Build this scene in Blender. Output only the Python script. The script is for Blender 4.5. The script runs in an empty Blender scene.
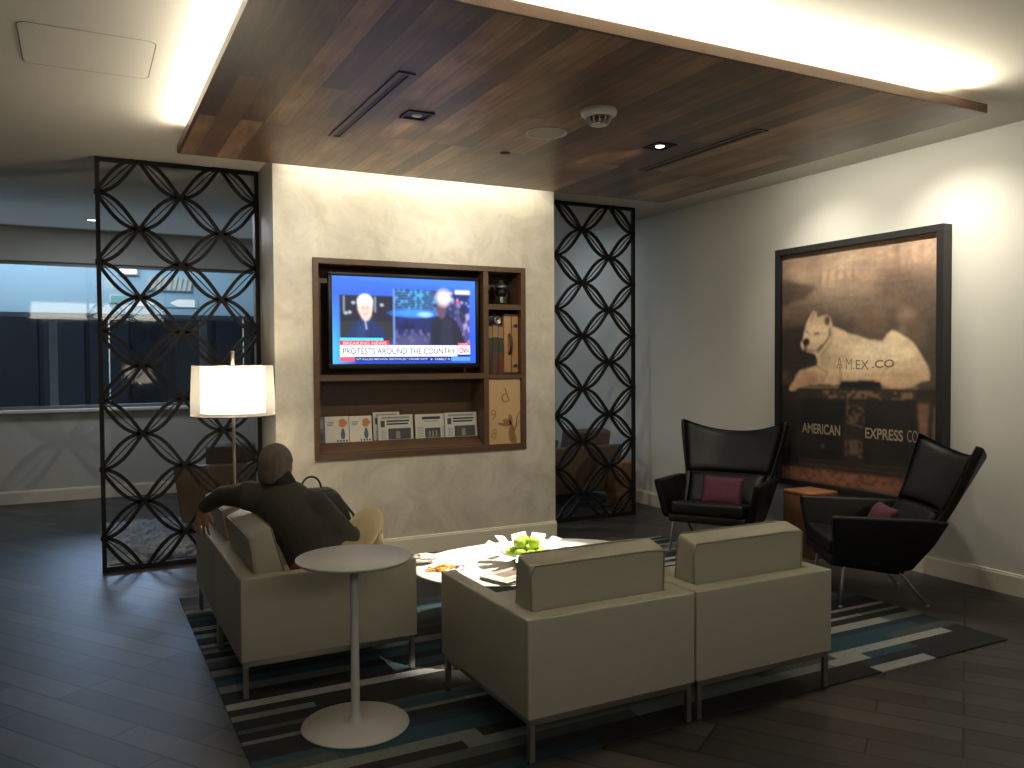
import bpy, bmesh, math, random
import numpy as np
from mathutils import Matrix, Vector, Euler
random.seed(7)
PI = math.pi
SC = bpy.context.scene
COL = SC.collection

# ------------------------------------------------------------------ camera
cam_d = bpy.data.cameras.new('camera')
cam_d.sensor_fit = 'HORIZONTAL'
cam_d.sensor_width = 36.0
cam_d.lens = 831.82 / 1024 * 36.0
cam_d.clip_start = 0.05
cam = bpy.data.objects.new('camera', cam_d)
COL.objects.link(cam)
rt = Vector((0.88694, -0.46184, -0.00645))
up = Vector((0.0184, 0.02138, 0.9996))
fw = Vector((0.46151, 0.88671, -0.02746))
cm = Matrix((rt, up, -fw)).transposed().to_4x4()
cm.translation = (0, 0, 1.6)
cam.matrix_world = cm
SC.camera = cam

# ------------------------------------------------------------------ exposure, world
SC.view_settings.view_transform = 'Standard'
SC.view_settings.look = 'None'
SC.view_settings.gamma = 1.0
SC.view_settings.use_curve_mapping = False
SC.view_settings.exposure = 0.0
world = bpy.data.worlds.new('world')
SC.world = world
world.use_nodes = True
world.node_tree.nodes['Background'].inputs[0].default_value = (0.85, 0.9, 1.0, 1)
world.node_tree.nodes['Background'].inputs[1].default_value = 0.05

WARM = (1.0, 0.84, 0.64)
WARMW = (1.0, 0.93, 0.76)
COOL = (0.42, 0.62, 1.0)


def area(name, loc, direc, sx, sy, power, color, spread=180):
    d = bpy.data.lights.new(name, 'AREA')
    d.shape = 'RECTANGLE'
    d.size, d.size_y = sx, sy
    d.energy = power
    d.color = color
    d.spread = math.radians(spread)
    o = bpy.data.objects.new(name, d)
    COL.objects.link(o)
    o.location = loc
    o.rotation_euler = Vector(direc).to_track_quat('-Z', 'Y').to_euler()
    return o


def spot(name, loc, target, power, color, angle, blend=0.6, size=0.04):
    d = bpy.data.lights.new(name, 'SPOT')
    d.energy = power
    d.color = color
    d.spot_size = math.radians(angle)
    d.spot_blend = blend
    d.shadow_soft_size = size
    o = bpy.data.objects.new(name, d)
    COL.objects.link(o)
    o.location = loc
    o.rotation_euler = (Vector(target) - Vector(loc)).to_track_quat('-Z', 'Y').to_euler()
    return o


# room constants
XR, YB, YT, ZC = 5.57, 11.05, 6.5, 3.17          # right wall, back wall, television wall, ceiling
SX0, SX1, SY0, SY1, SZ = 0.62, 4.735, 3.06, 6.11, 3.03   # wooden ceiling canopy
ST = 0.052


def strip(name, a, b, direc, width, power, color):
    """LED strip between a and b shining along direc"""
    a, b, n = Vector(a), Vector(b), Vector(direc).normalized()
    x = (b - a).normalized()
    z = -n
    y = z.cross(x).normalized()
    d = bpy.data.lights.new(name, 'AREA')
    d.shape = 'RECTANGLE'
    d.size, d.size_y = (b - a).length, width
    d.energy = power
    d.color = color
    o = bpy.data.objects.new(name, d)
    COL.objects.link(o)
    m = Matrix((x, y, z)).transposed().to_4x4()
    m.translation = (a + b) / 2
    o.matrix_world = m
    return o


# cove strips on top of the canopy, wall grazer behind it
strip('cove_strip_left', (SX0 + .05, SY0 + .02, 3.10), (SX0 + .05, 5.84, 3.10), (-1, 0, .22), .03, 17, WARMW)
strip('cove_strip_front', (SX0 + .06, SY0 + .05, 3.10), (4.55, SY0 + .05, 3.10), (0, -1, .22), .03, 70, WARMW)
strip('wall_grazer', (1.42, 6.33, 3.15), (3.74, 6.33, 3.15), (0, .25, -1), .04, 10, WARMW)
# canopy downlights
spot('downlight_left_lamp', (1.766, 4.565, 2.995), (2.2, 6.5, 1.2), 75, WARMW, 112, .7, .008)
spot('downlight_right_lamp', (3.47, 4.505, 2.995), (3.0, 6.5, 1.2), 75, WARMW, 112, .7, .008)
spot('downlight_right_beam', (3.47, 4.505, 3.011), (2.36, 4.40, .4), 1250, WARMW, 27, .6, .02)
# picture lights and an added fill strip in the ceiling between canopy and wall
strip('picture_wall_fill', (4.88, 3.35, 3.14), (4.88, 5.25, 3.14), (.5, 0, -1), .06, 11, (1, .955, .85))
spot('picture_light_far', (4.84, 4.95, 3.15), (5.57, 4.85, 1.7), 48, (1, .955, .85), 100, 1.0)
spot('picture_light_near', (4.84, 3.80, 3.15), (5.57, 3.70, 1.65), 85, (1, .955, .85), 105, 1.0)
# dusk light through the far window and concourse lights outside, then added fills
area('concourse_light', (0.9, 16.5, 3.3), (-.05, -1, -.22), 2.4, .9, 105, (.50, .68, 1.0))
area('concourse_fascia_light', (-1.5, 11.75, 4.6), (.25, .3, -1), 6, .5, 330, (.74, .88, 1.0))
area('back_ceiling_fill', (-.5, 11.9, .5), (0, -.8, 1), 9, .3, 55, (.58, .77, 1.0))  # unseen fill below the sill, added to turn the back ceiling blue
area('back_fill_left', (0.3, 9.6, 3.15), (0, 0, -1), 1.2, .6, 22, (.80, .88, 1.0))  # added cool fill that brightens the back wall and floor
area('back_fill_right', (4.6, 8.6, 3.15), (.1, 0, -1), .8, .8, 12, (.70, .82, 1.0))  # added cool fill for the zone behind the right screen
# soft fill behind the camera, added to light the chair backs
area('front_fill', (1.2, -2.2, 3.14), (.1, .75, -1), 4.5, 1.2, 95, WARMW)


# ------------------------------------------------------------------ materials
def mat(name, color, rough=.5, metal=0., spec=.5, emis=None, estr=0., noise=0, nscale=8., bump=0, bscale=60.,
        stretch=(1, 1, 1), coat=0., trans=0.):
    m = bpy.data.materials.new(name)
    m.use_nodes = True
    nt = m.node_tree
    b = nt.nodes['Principled BSDF']
    b.inputs['Base Color'].default_value = (*color, 1)
    b.inputs['Roughness'].default_value = rough
    b.inputs['Metallic'].default_value = metal
    b.inputs['Specular IOR Level'].default_value = spec
    b.inputs['Coat Weight'].default_value = coat
    b.inputs['Transmission Weight'].default_value = trans
    if emis:
        b.inputs['Emission Color'].default_value = (*emis, 1)
        b.inputs['Emission Strength'].default_value = estr
    if noise or bump:
        tc = nt.nodes.new('ShaderNodeTexCoord')
        mp = nt.nodes.new('ShaderNodeMapping')
        mp.inputs['Scale'].default_value = stretch
        nt.links.new(tc.outputs['Object'], mp.inputs[0])
    if noise:
        n = nt.nodes.new('ShaderNodeTexNoise')
        n.inputs['Scale'].default_value = nscale
        n.inputs['Detail'].default_value = 6
        nt.links.new(mp.outputs[0], n.inputs['Vector'])
        mx = nt.nodes.new('ShaderNodeMix')
        mx.data_type = 'RGBA'
        mx.inputs[6].default_value = (*[c * (1 - noise) for c in color], 1)
        mx.inputs[7].default_value = (*[min(1, c * (1 + noise)) for c in color], 1)
        nt.links.new(n.outputs['Fac'], mx.inputs[0])
        nt.links.new(mx.outputs[2], b.inputs['Base Color'])
    if bump:
        n2 = nt.nodes.new('ShaderNodeTexNoise')
        n2.inputs['Scale'].default_value = bscale
        n2.inputs['Detail'].default_value = 4
        nt.links.new(mp.outputs[0], n2.inputs['Vector'])
        bp = nt.nodes.new('ShaderNodeBump')
        bp.inputs['Strength'].default_value = bump
        bp.inputs['Distance'].default_value = .01
        nt.links.new(n2.outputs['Fac'], bp.inputs['Height'])
        nt.links.new(bp.outputs[0], b.inputs['Normal'])
    return m


def plank_mat(name, ramp, pw, pl, rotz, rough, gap=.006, grain=.35, gap_col=(.01, .008, .006), spec=.5, bump=.15, seed=0.,
              rough_noise=0):
    """wood planks: rows of width pw, length pl, running along local x rotated by rotz (object coordinates)"""
    m = bpy.data.materials.new(name)
    m.use_nodes = True
    nt = m.node_tree
    N, L = nt.nodes, nt.links
    b = N['Principled BSDF']
    b.inputs['Roughness'].default_value = rough
    b.inputs['Specular IOR Level'].default_value = spec
    tc = N.new('ShaderNodeTexCoord')
    mp = N.new('ShaderNodeMapping')
    mp.inputs['Rotation'].default_value = (0, 0, -rotz)
    mp.inputs['Location'].default_value = (seed, seed, 0)
    L.new(tc.outputs['Object'], mp.inputs[0])
    br = N.new('ShaderNodeTexBrick')
    br.offset = .37
    br.offset_frequency = 3
    br.inputs['Color1'].default_value = (0, 0, 0, 1)
    br.inputs['Color2'].default_value = (1, 1, 1, 1)
    br.inputs['Mortar'].default_value = (.5, .5, .5, 1)
    br.inputs['Scale'].default_value = 1
    br.inputs['Mortar Size'].default_value = gap / 2
    br.inputs['Mortar Smooth'].default_value = .2
    br.inputs['Brick Width'].default_value = pl
    br.inputs['Row Height'].default_value = pw
    L.new(mp.outputs[0], br.inputs['Vector'])
    sp = N.new('ShaderNodeMapping')
    sp.inputs['Scale'].default_value = (1.2, 14, 1)
    L.new(mp.outputs[0], sp.inputs[0])
    # shift the grain from plank to plank
    ad = N.new('ShaderNodeVectorMath')
    ad.operation = 'ADD'
    cx = N.new('ShaderNodeVectorMath')
    cx.operation = 'SCALE'
    cx.inputs['Scale'].default_value = 9.
    L.new(br.outputs['Color'], cx.inputs[0])
    L.new(sp.outputs[0], ad.inputs[0])
    L.new(cx.outputs[0], ad.inputs[1])
    nz = N.new('ShaderNodeTexNoise')
    nz.inputs['Scale'].default_value = 1.6
    nz.inputs['Detail'].default_value = 7
    nz.inputs['Distortion'].default_value = 1.2
    L.new(ad.outputs[0], nz.inputs['Vector'])
    nb = N.new('ShaderNodeTexNoise')
    nb.inputs['Scale'].default_value = 2.2
    nb.inputs['Detail'].default_value = 2
    L.new(mp.outputs[0], nb.inputs['Vector'])
    ma = N.new('ShaderNodeMath')
    ma.operation = 'MULTIPLY_ADD'
    ma.inputs[1].default_value = grain
    L.new(nz.outputs['Fac'], ma.inputs[0])
    mb2 = N.new('ShaderNodeMath')
    mb2.operation = 'MULTIPLY'
    mb2.inputs[1].default_value = 1 - grain
    L.new(br.outputs['Color'], mb2.inputs[0])
    L.new(mb2.outputs[0], ma.inputs[2])
    mc = N.new('ShaderNodeMath')
    mc.operation = 'MULTIPLY_ADD'
    mc.inputs[1].default_value = .6
    L.new(nb.outputs['Fac'], mc.inputs[0])
    L.new(ma.outputs[0], mc.inputs[2])
    md = N.new('ShaderNodeMath')
    md.operation = 'SUBTRACT'
    md.inputs[1].default_value = .30
    L.new(mc.outputs[0], md.inputs[0])
    cr = N.new('ShaderNodeValToRGB')
    e = cr.color_ramp.elements
    while len(e) < len(ramp):
        e.new(.5)
    for el, (p, c) in zip(e, ramp):
        el.position = p
        el.color = (*c, 1)
    L.new(md.outputs[0], cr.inputs[0])
    mx = N.new('ShaderNodeMix')
    mx.data_type = 'RGBA'
    L.new(br.outputs['Fac'], mx.inputs[0])
    L.new(cr.outputs[0], mx.inputs[6])
    mx.inputs[7].default_value = (*gap_col, 1)
    L.new(mx.outputs[2], b.inputs['Base Color'])
    if bump:
        bp = N.new('ShaderNodeBump')
        bp.inputs['Strength'].default_value = bump
        bp.inputs['Distance'].default_value = .004
        iv = N.new('ShaderNodeMath')
        iv.operation = 'MULTIPLY_ADD'
        iv.inputs[1].default_value = -1.
        L.new(br.outputs['Fac'], iv.inputs[0])
        L.new(nz.outputs['Fac'], iv.inputs[2])
        L.new(iv.outputs[0], bp.inputs['Height'])
        L.new(bp.outputs[0], b.inputs['Normal'])
    return m


def plaster_mat():
    """pearly trowelled plaster of the television wall"""
    m = mat('pearl_plaster', (.62, .56, .45), .42, .12, .5)
    nt = m.node_tree
    N, L = nt.nodes, nt.links
    b = N['Principled BSDF']
    tc = N.new('ShaderNodeTexCoord')
    n1 = N.new('ShaderNodeTexNoise')
    n1.inputs['Scale'].default_value = 3.2
    n1.inputs['Detail'].default_value = 8
    n1.inputs['Roughness'].default_value = .65
    n1.inputs['Distortion'].default_value = .8
    L.new(tc.outputs['Object'], n1.inputs['Vector'])
    cr = N.new('ShaderNodeValToRGB')
    cr.color_ramp.elements[0].position = .35
    cr.color_ramp.elements[0].color = (.50, .45, .36, 1)
    cr.color_ramp.elements[1].position = .65
    cr.color_ramp.elements[1].color = (.66, .61, .51, 1)
    L.new(n1.outputs['Fac'], cr.inputs[0])
    L.new(cr.outputs[0], b.inputs['Base Color'])
    bp = N.new('ShaderNodeBump')
    bp.inputs['Strength'].default_value = .35
    bp.inputs['Distance'].default_value = .012
    n2 = N.new('ShaderNodeTexNoise')
    n2.inputs['Scale'].default_value = 5.5
    n2.inputs['Detail'].default_value = 7
    n2.inputs['Distortion'].default_value = 1.5
    L.new(tc.outputs['Object'], n2.inputs['Vector'])
    L.new(n2.outputs['Fac'], bp.inputs['Height'])
    L.new(bp.outputs[0], b.inputs['Normal'])
    return m


def col_mat(name, emis=0., rough=.6, coat=0.):
    m = bpy.data.materials.new(name)
    m.use_nodes = True
    nt = m.node_tree
    b = nt.nodes['Principled BSDF']
    a = nt.nodes.new('ShaderNodeAttribute')
    a.attribute_name = 'Col'
    b.inputs['Roughness'].default_value = rough
    if emis:
        b.inputs['Base Color'].default_value = (.01, .01, .01, 1)
        nt.links.new(a.outputs['Color'], b.inputs['Emission Color'])
        b.inputs['Emission Strength'].default_value = emis
    else:
        nt.links.new(a.outputs['Color'], b.inputs['Base Color'])
    return m


def glass_mat(name, tint=(.93, .97, 1.), refl=.05):
    m = bpy.data.materials.new(name)
    m.use_nodes = True
    nt = m.node_tree
    nt.nodes.clear()
    o = nt.nodes.new('ShaderNodeOutputMaterial')
    t = nt.nodes.new('ShaderNodeBsdfTransparent')
    t.inputs[0].default_value = (*tint, 1)
    g = nt.nodes.new('ShaderNodeBsdfGlossy')
    g.inputs['Roughness'].default_value = .03
    lw = nt.nodes.new('ShaderNodeLayerWeight')
    lw.inputs['Blend'].default_value = .5
    pw_ = nt.nodes.new('ShaderNodeMath')
    pw_.operation = 'POWER'
    pw_.inputs[1].default_value = 4.
    nt.links.new(lw.outputs['Facing'], pw_.inputs[0])
    fr = nt.nodes.new('ShaderNodeMath')
    fr.operation = 'MULTIPLY_ADD'
    fr.inputs[1].default_value = .5
    fr.inputs[2].default_value = refl
    nt.links.new(pw_.outputs[0], fr.inputs[0])
    mx = nt.nodes.new('ShaderNodeMixShader')
    nt.links.new(fr.outputs[0], mx.inputs[0])
    nt.links.new(t.outputs[0], mx.inputs[1])
    nt.links.new(g.outputs[0], mx.inputs[2])
    nt.links.new(mx.outputs[0], o.inputs[0])
    return m


def sheer_mat(name, col, alpha):
    m = bpy.data.materials.new(name)
    m.use_nodes = True
    nt = m.node_tree
    nt.nodes.clear()
    o = nt.nodes.new('ShaderNodeOutputMaterial')
    t = nt.nodes.new('ShaderNodeBsdfTransparent')
    d = nt.nodes.new('ShaderNodeBsdfTranslucent')
    d.inputs[0].default_value = (*col, 1)
    d2 = nt.nodes.new('ShaderNodeBsdfDiffuse')
    d2.inputs[0].default_value = (*col, 1)
    a = nt.nodes.new('ShaderNodeAddShader')
    mx = nt.nodes.new('ShaderNodeMixShader')
    mx.inputs[0].default_value = alpha
    nt.links.new(d.outputs[0], a.inputs[0])
    nt.links.new(d2.outputs[0], a.inputs[1])
    nt.links.new(t.outputs[0], mx.inputs[1])
    nt.links.new(a.outputs[0], mx.inputs[2])
    nt.links.new(mx.outputs[0], o.inputs[0])
    return m


MT = {}
MT['wall'] = mat('painted_wall', (.68, .65, .56), .75, noise=.03, nscale=2)
MT['wallback'] = mat('painted_back_wall', (.50, .48, .43), .8)
MT['ceil'] = mat('painted_ceiling', (.60, .57, .49), .85)
MT['groove'] = mat('panel_groove', (.18, .17, .14), .9)
MT['base'] = mat('baseboard_paint', (.66, .60, .47), .5)
MT['plaster'] = plaster_mat()
MT['floor'] = plank_mat('dark_plank_floor', [(.1, (.017, .0165, .016)), (.5, (.042, .0385, .036)), (.9, (.082, .073, .068))],
                        .15, .95, -.98, .40, gap=.012, grain=.4, gap_col=(.002, .002, .002), spec=.35, bump=.15)
MT['walnut'] = plank_mat('walnut_planks', [(.12, (.035, .021, .015)), (.36, (.085, .041, .019)), (.6, (.19, .098, .044)),
                                           (.9, (.46, .28, .14))],   .135, 2.1, PI / 2, .36, gap=.003, grain=.5,
                         gap_col=(.03, .018, .012), bump=0, spec=.48, seed=3.3)
MT['walnut_edge'] = mat('walnut_edge', (.075, .040, .021), .4, noise=.4, nscale=3, stretch=(1, 8, 8))
MT['cabwood'] = mat('cabinet_walnut', (.10, .052, .028), .38, noise=.35, nscale=4, stretch=(1, 10, 10))
MT['cabback'] = mat('cabinet_back_walnut', (.07, .035, .018), .45, noise=.3, nscale=4, stretch=(10, 1, 1))
MT['maple'] = mat('maple_panel', (.50, .33, .16), .5, noise=.08, nscale=3)
MT['engrave'] = mat('engraved_brown', (.26, .14, .06), .6)
MT['black_metal'] = mat('bronze_black_metal', (.008, .007, .006), .6, 0., .25)
MT['black_plastic'] = mat('black_plastic', (.005, .005, .006), .45, spec=.3)
MT['chrome'] = mat('brushed_steel', (.55, .53, .50), .28, 1.)
MT['nickel'] = mat('warm_nickel', (.62, .55, .44), .3, 1.)
MT['cream'] = mat('cream_leather', (.405, .38, .30), .5, bump=.08, bscale=180)
MT['creampipe'] = mat('cream_piping', (.26, .23, .18), .5)
MT['blackleather'] = mat('black_leather', (.006, .0055, .005), .45, spec=.28, bump=.1, bscale=140)
MT['tanleather'] = mat('tan_leather', (.14, .095, .062), .5, bump=.08, bscale=140)
MT['tancush'] = mat('tan_cushion', (.12, .085, .06), .6)
MT['plum'] = mat('plum_weave', (.085, .014, .032), .75, noise=.5, nscale=40, stretch=(1, 1, 3), bump=.3, bscale=90)
MT['white_laq'] = mat('white_lacquer', (.80, .77, .72), .3)
MT['grey_laq'] = mat('pale_grey_lacquer', (.60, .575, .56), .38)
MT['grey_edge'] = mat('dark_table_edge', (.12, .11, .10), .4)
MT['stoolwood'] = mat('reddish_stump_wood', (.17, .078, .036), .45, noise=.45, nscale=5, stretch=(7, 7, 1))
MT['stooltop'] = mat('reddish_stump_top', (.34, .14, .06), .4, noise=.5, nscale=7)
MT['shag'] = mat('grey_shag', (.30, .33, .37), .95, noise=.6, nscale=40)
MT['frame_black'] = mat('black_picture_frame', (.016, .015, .014), .4)
MT['jacket'] = mat('olive_grey_jacket', (.062, .057, .043), .85, noise=.2, nscale=20, bump=.5, bscale=11)
MT['collar'] = mat('dark_collar', (.018, .018, .016), .85)
MT['khaki'] = mat('khaki_cloth', (.50, .40, .23), .85, noise=.12, nscale=9, bump=.3, bscale=14)
MT['skin'] = mat('skin', (.40, .20, .13), .55, noise=.12, nscale=25)
MT['hair'] = mat('grey_brown_hair', (.165, .13, .10), .75, noise=.5, nscale=60, stretch=(1, 1, .3), bump=.5, bscale=90)
MT['shirt'] = mat('reddish_shirt', (.22, .06, .035), .8)
MT['shoe'] = mat('brown_shoe', (.06, .03, .02), .45)
MT['bag'] = mat('black_nylon', (.010, .010, .011), .55, bump=.2, bscale=60)
MT['apple'] = mat('green_apple', (.42, .58, .06), .3, noise=.18, nscale=9)
MT['stem'] = mat('apple_stem', (.10, .06, .02), .7)
MT['porcelain'] = mat('white_porcelain', (.82, .82, .82), .25)
MT['bowlglass'] = mat('frosted_bowl', (.75, .78, .76), .15, trans=.6)
MT['paper'] = mat('newsprint', (.50, .48, .42), .8)
MT['ink'] = mat('newsprint_ink', (.035, .035, .035), .8)
MT['inkgrey'] = mat('newsprint_grey', (.22, .21, .19), .8)
MT['mag_white'] = mat('magazine_white', (.58, .54, .46), .5)
MT['mag_orange'] = mat('magazine_orange', (.50, .17, .05), .5)
MT['mag_blue'] = mat('magazine_slate', (.07, .10, .14), .5)
MT['photo_grey'] = mat('newsprint_photo', (.05, .055, .05), .7, noise=.5, nscale=30)
MT['snack'] = mat('orange_snack', (.85, .36, .05), .6, noise=.3, nscale=60)
MT['napkin'] = mat('white_napkin', (.80, .74, .68), .8)
MT['foil'] = mat('dark_wrapper', (.06, .03, .05), .4)
MT['book_a'] = mat('book_maroon', (.10, .035, .022), .6)
MT['book_b'] = mat('book_dark_green', (.035, .035, .025), .6)
MT['book_tan'] = mat('book_tan_band', (.26, .17, .07), .6)
MT['suitcase'] = mat('tan_suitcase', (.36, .19, .07), .5, noise=.15, nscale=8)
MT['brown_edge'] = mat('dark_brown_leather', (.04, .02, .012), .5)
MT['silver'] = mat('tarnished_silver', (.30, .29, .27), .35, .9)
MT['off_white_plastic'] = mat('off_white_plastic', (.62, .58, .50), .45)
MT['speaker_mesh'] = mat('speaker_grille_cloth', (.42, .39, .32), .8, bump=.4, bscale=500)
MT['led'] = mat('led_strip', (1, 1, 1), .5, emis=(1, .88, .7), estr=25)
MT['lens'] = mat('lamp_lens', (1, 1, 1), .3, emis=(.9, .93, 1), estr=5)
MT['lens_dim'] = mat('lamp_lens_dim', (.5, .5, .5), .3, emis=(.8, .9, 1), estr=.04)
MT['shade_glow'] = mat('lamp_inner_shade', (.9, .86, .78), .8, emis=(1, .90, .72), estr=2.6)
MT['sheer'] = sheer_mat('lamp_sheer_shade', (.55, .52, .46), .42)
MT['glass'] = glass_mat('window_glass')
MT['win_frame'] = mat('window_frame_grey', (.16, .16, .155), .4, .3)
MT['sill'] = mat('white_sill', (.62, .60, .54), .5)
MT['fascia'] = mat('concourse_fascia', (.35, .48, .56), .7)
MT['dark_out'] = mat('concourse_dark', (.02, .023, .03), .5)
MT['dark_out2'] = mat('concourse_panel', (.035, .042, .055), .4)
MT['sign_white'] = mat('sign_white', (.7, .7, .68), .5, emis=(1, .96, .9), estr=.35)
MT['louvre'] = mat('louvre_cream', (.65, .58, .45), .6)
MT['exit_green'] = mat('exit_green', (.22, .42, .40), .5, emis=(.15, .8, .5), estr=.04)
MT['panel_light'] = mat('panel_light', (1, 1, 1), .5, emis=(.9, .92, 1), estr=2.0)
MT['screen_text'] = mat('screen_text_dark', (.01, .01, .01), .4, emis=(.02, .03, .06), estr=1.)
MT['screen_white'] = mat('screen_text_white', (.01, .01, .01), .4, emis=(.9, .95, 1.), estr=.9)
MT['screen_red'] = mat('screen_text_red', (.01, .01, .01), .4, emis=(.75, .05, .08), estr=1.)
MT['paint_cream'] = mat('trunk_lettering', (.36, .27, .17), .7)
MT['paint_brown'] = mat('dog_lettering', (.26, .17, .10), .7)


# ------------------------------------------------------------------ mesh builder
class MB:
    def __init__(s):
        s.bm = bmesh.new()
        s.mats = []

    def mi(s, m):
        m = MT[m] if isinstance(m, str) else m
        if m not in s.mats:
            s.mats.append(m)
        return s.mats.index(m)

    def take(s, sub, m, M=None, smooth=False):
        i = s.mi(m)
        if M is not None:
            bmesh.ops.transform(sub, matrix=M, verts=sub.verts)
        vm = [s.bm.verts.new(v.co) for v in sub.verts]
        sub.verts.index_update()
        for f in sub.faces:
            try:
                nf = s.bm.faces.new([vm[v.index] for v in f.verts])
                nf.material_index = i
                nf.smooth = smooth
            except ValueError:
                pass
        sub.free()
        return s

    def raw(s, verts, faces, m, M=None, smooth=False):
        sub = bmesh.new()
        vs = [sub.verts.new(v) for v in verts]
        for f in faces:
            try:
                sub.faces.new([vs[i] for i in f])
            except ValueError:
                pass
        return s.take(sub, m, M, smooth)

    def box(s, x0, x1, y0, y1, z0, z1, m, bev=0., seg=2, M=None, smooth=None):
        sub = bmesh.new()
        bmesh.ops.create_cube(sub, size=1)
        for v in sub.verts:
            v.co = ((x0 + x1) / 2 + v.co.x * (x1 - x0), (y0 + y1) / 2 + v.co.y * (y1 - y0), (z0 + z1) / 2 + v.co.z * (z1 - z0))
        if bev:
            bmesh.ops.bevel(sub, geom=sub.edges[:], offset=bev, segments=seg, affect='EDGES', profile=.5)
        return s.take(sub, m, M, bool(bev and seg > 1) if smooth is None else smooth)

    def lathe(s, prof, m, n=40, c=(0, 0, 0), M=None, smooth=True):
        vs, fs = [], []
        for r, z in prof:
            for k in range(n):
                a = 2 * PI * k / n
                vs.append((c[0] + r * math.cos(a), c[1] + r * math.sin(a), c[2] + z))
        for j in range(len(prof) - 1):
            for k in range(n):
                fs.append((j * n + k, j * n + (k + 1) % n, (j + 1) * n + (k + 1) % n, (j + 1) * n + k))
        sub = bmesh.new()
        V = [sub.verts.new(v) for v in vs]
        for f in fs:
            sub.faces.new([V[i] for i in f])
        bmesh.ops.remove_doubles(sub, verts=sub.verts, dist=1e-5)
        return s.take(sub, m, M, smooth)

    def tube(s, pts, r, m, n=8, closed=False, M=None):
        pts = [Vector(p) for p in pts]
        rs = r if isinstance(r, (list, tuple)) else [r] * len(pts)
        vs, fs = [], []
        N = len(pts)
        prev = None
        for i, p in enumerate(pts):
            a = pts[(i - 1) % N] if (closed or i > 0) else p
            b = pts[(i + 1) % N] if (closed or i < N - 1) else p
            t = (b - a).normalized()
            if prev is None:
                h = Vector((0, 0, 1)) if abs(t.z) < .9 else Vector((1, 0, 0))
                u = t.cross(h).normalized()
            else:
                u = (prev - t * prev.dot(t)).normalized()
            prev = u
            w = t.cross(u)
            for k in range(n):
                an = 2 * PI * k / n
                vs.append(p + (u * math.cos(an) + w * math.sin(an)) * rs[i])
        for i in range(N if closed else N - 1):
            j = (i + 1) % N
            for k in range(n):
                fs.append((i * n + k, i * n + (k + 1) % n, j * n + (k + 1) % n, j * n + k))
        if not closed:
            fs.append(tuple(range(n))[::-1])
            fs.append(tuple((N - 1) * n + k for k in range(n)))
        return s.raw(vs, fs, m, M, True)

    def prism(s, poly, z0, z1, m, M=None, bev=0.):
        n = len(poly)
        vs = [(x, y, z0) for x, y in poly] + [(x, y, z1) for x, y in poly]
        fs = [tuple(range(n))[::-1], tuple(range(n, 2 * n))] + [(i, (i + 1) % n, n + (i + 1) % n, n + i) for i in range(n)]
        sub = bmesh.new()
        V = [sub.verts.new(v) for v in vs]
        for f in fs:
            sub.faces.new([V[i] for i in f])
        bmesh.ops.recalc_face_normals(sub, faces=sub.faces)
        if bev:
            bmesh.ops.bevel(sub, geom=sub.edges[:], offset=bev, segments=3, affect='EDGES', profile=.5)
        return s.take(sub, m, M, bool(bev))

    def ball(s, c, r, m, n=20, M=None):
        sub = bmesh.new()
        bmesh.ops.create_uvsphere(sub, u_segments=n, v_segments=max(6, n * 2 // 3), radius=1)
        r = r if isinstance(r, (tuple, list)) else (r, r, r)
        for v in sub.verts:
            v.co = (c[0] + v.co.x * r[0], c[1] + v.co.y * r[1], c[2] + v.co.z * r[2])
        return s.take(sub, m, M, True)

    def text(s, body, m, M, width=None, height=None, bold=0.):
        """flat lettering fitted to width x height, left-bottom at the origin of M (XY plane)"""
        cu = bpy.data.curves.new('lettering', 'FONT')
        cu.body = body
        cu.size = 1
        cu.offset = bold
        ob = bpy.data.objects.new('lettering', cu)
        COL.objects.link(ob)
        bpy.context.view_layer.update()
        me = bpy.data.meshes.new_from_object(ob.evaluated_get(bpy.context.evaluated_depsgraph_get()))
        bpy.data.objects.remove(ob)
        bpy.data.curves.remove(cu)
        P = np.array([v.co[:] for v in me.vertices])
        lo, hi = P.min(0), P.max(0)
        sx = width / (hi[0] - lo[0]) if width else None
        sy = height / (hi[1] - lo[1]) if height else None
        sx, sy = sx or sy, sy or sx
        vs = [((p[0] - lo[0]) * sx, (p[1] - lo[1]) * sy, 0) for p in P]
        fs = [tuple(p.vertices) for p in me.polygons]
        bpy.data.meshes.remove(me)
        return s.raw(vs, fs, m, M)

    def done(s, name, parent=None, loc=None, rotz=0., recalc=True):
        if recalc:
            bmesh.ops.recalc_face_normals(s.bm, faces=s.bm.faces)
        me = bpy.data.meshes.new(name)
        s.bm.to_mesh(me)
        s.bm.free()
        for m in s.mats:
            me.materials.append(m)
        o = bpy.data.objects.new(name, me)
        COL.objects.link(o)
        if parent:
            o.parent = parent
        if loc is not None:
            o.location = loc
        o.rotation_euler.z = rotz
        return o


def tag(o, label, cat, group=None):
    o['label'] = label
    o['category'] = cat
    if group:
        o['group'] = group
    return o


def thing(name, label, cat, loc=(0, 0, 0), rotz=0., group=None):
    o = bpy.data.objects.new(name, None)
    o.empty_display_size = .1
    COL.objects.link(o)
    o.location = loc
    o.rotation_euler = (0, 0, rotz)
    return tag(o, label, cat, group)


def struct(mb, name):
    o = mb.done(name)
    o['kind'] = 'structure'
    return o


def copy_tree(o, parent=None):
    c = o.copy()
    COL.objects.link(c)
    if parent:
        c.parent = parent
    for ch in list(o.children):
        copy_tree(ch, c)
    return c


def place(o, loc, rotz, label, group=None):
    o.location = loc
    o.rotation_euler = (0, 0, rotz)
    o['label'] = label
    if group:
        o['group'] = group
    return o


def frame(o, x, y):
    """matrix with origin o, X axis x, Y axis y"""
    x, y = Vector(x).normalized(), Vector(y).normalized()
    z = x.cross(y)
    M = Matrix((x, y, z)).transposed().to_4x4()
    M.translation = o
    return M


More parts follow.
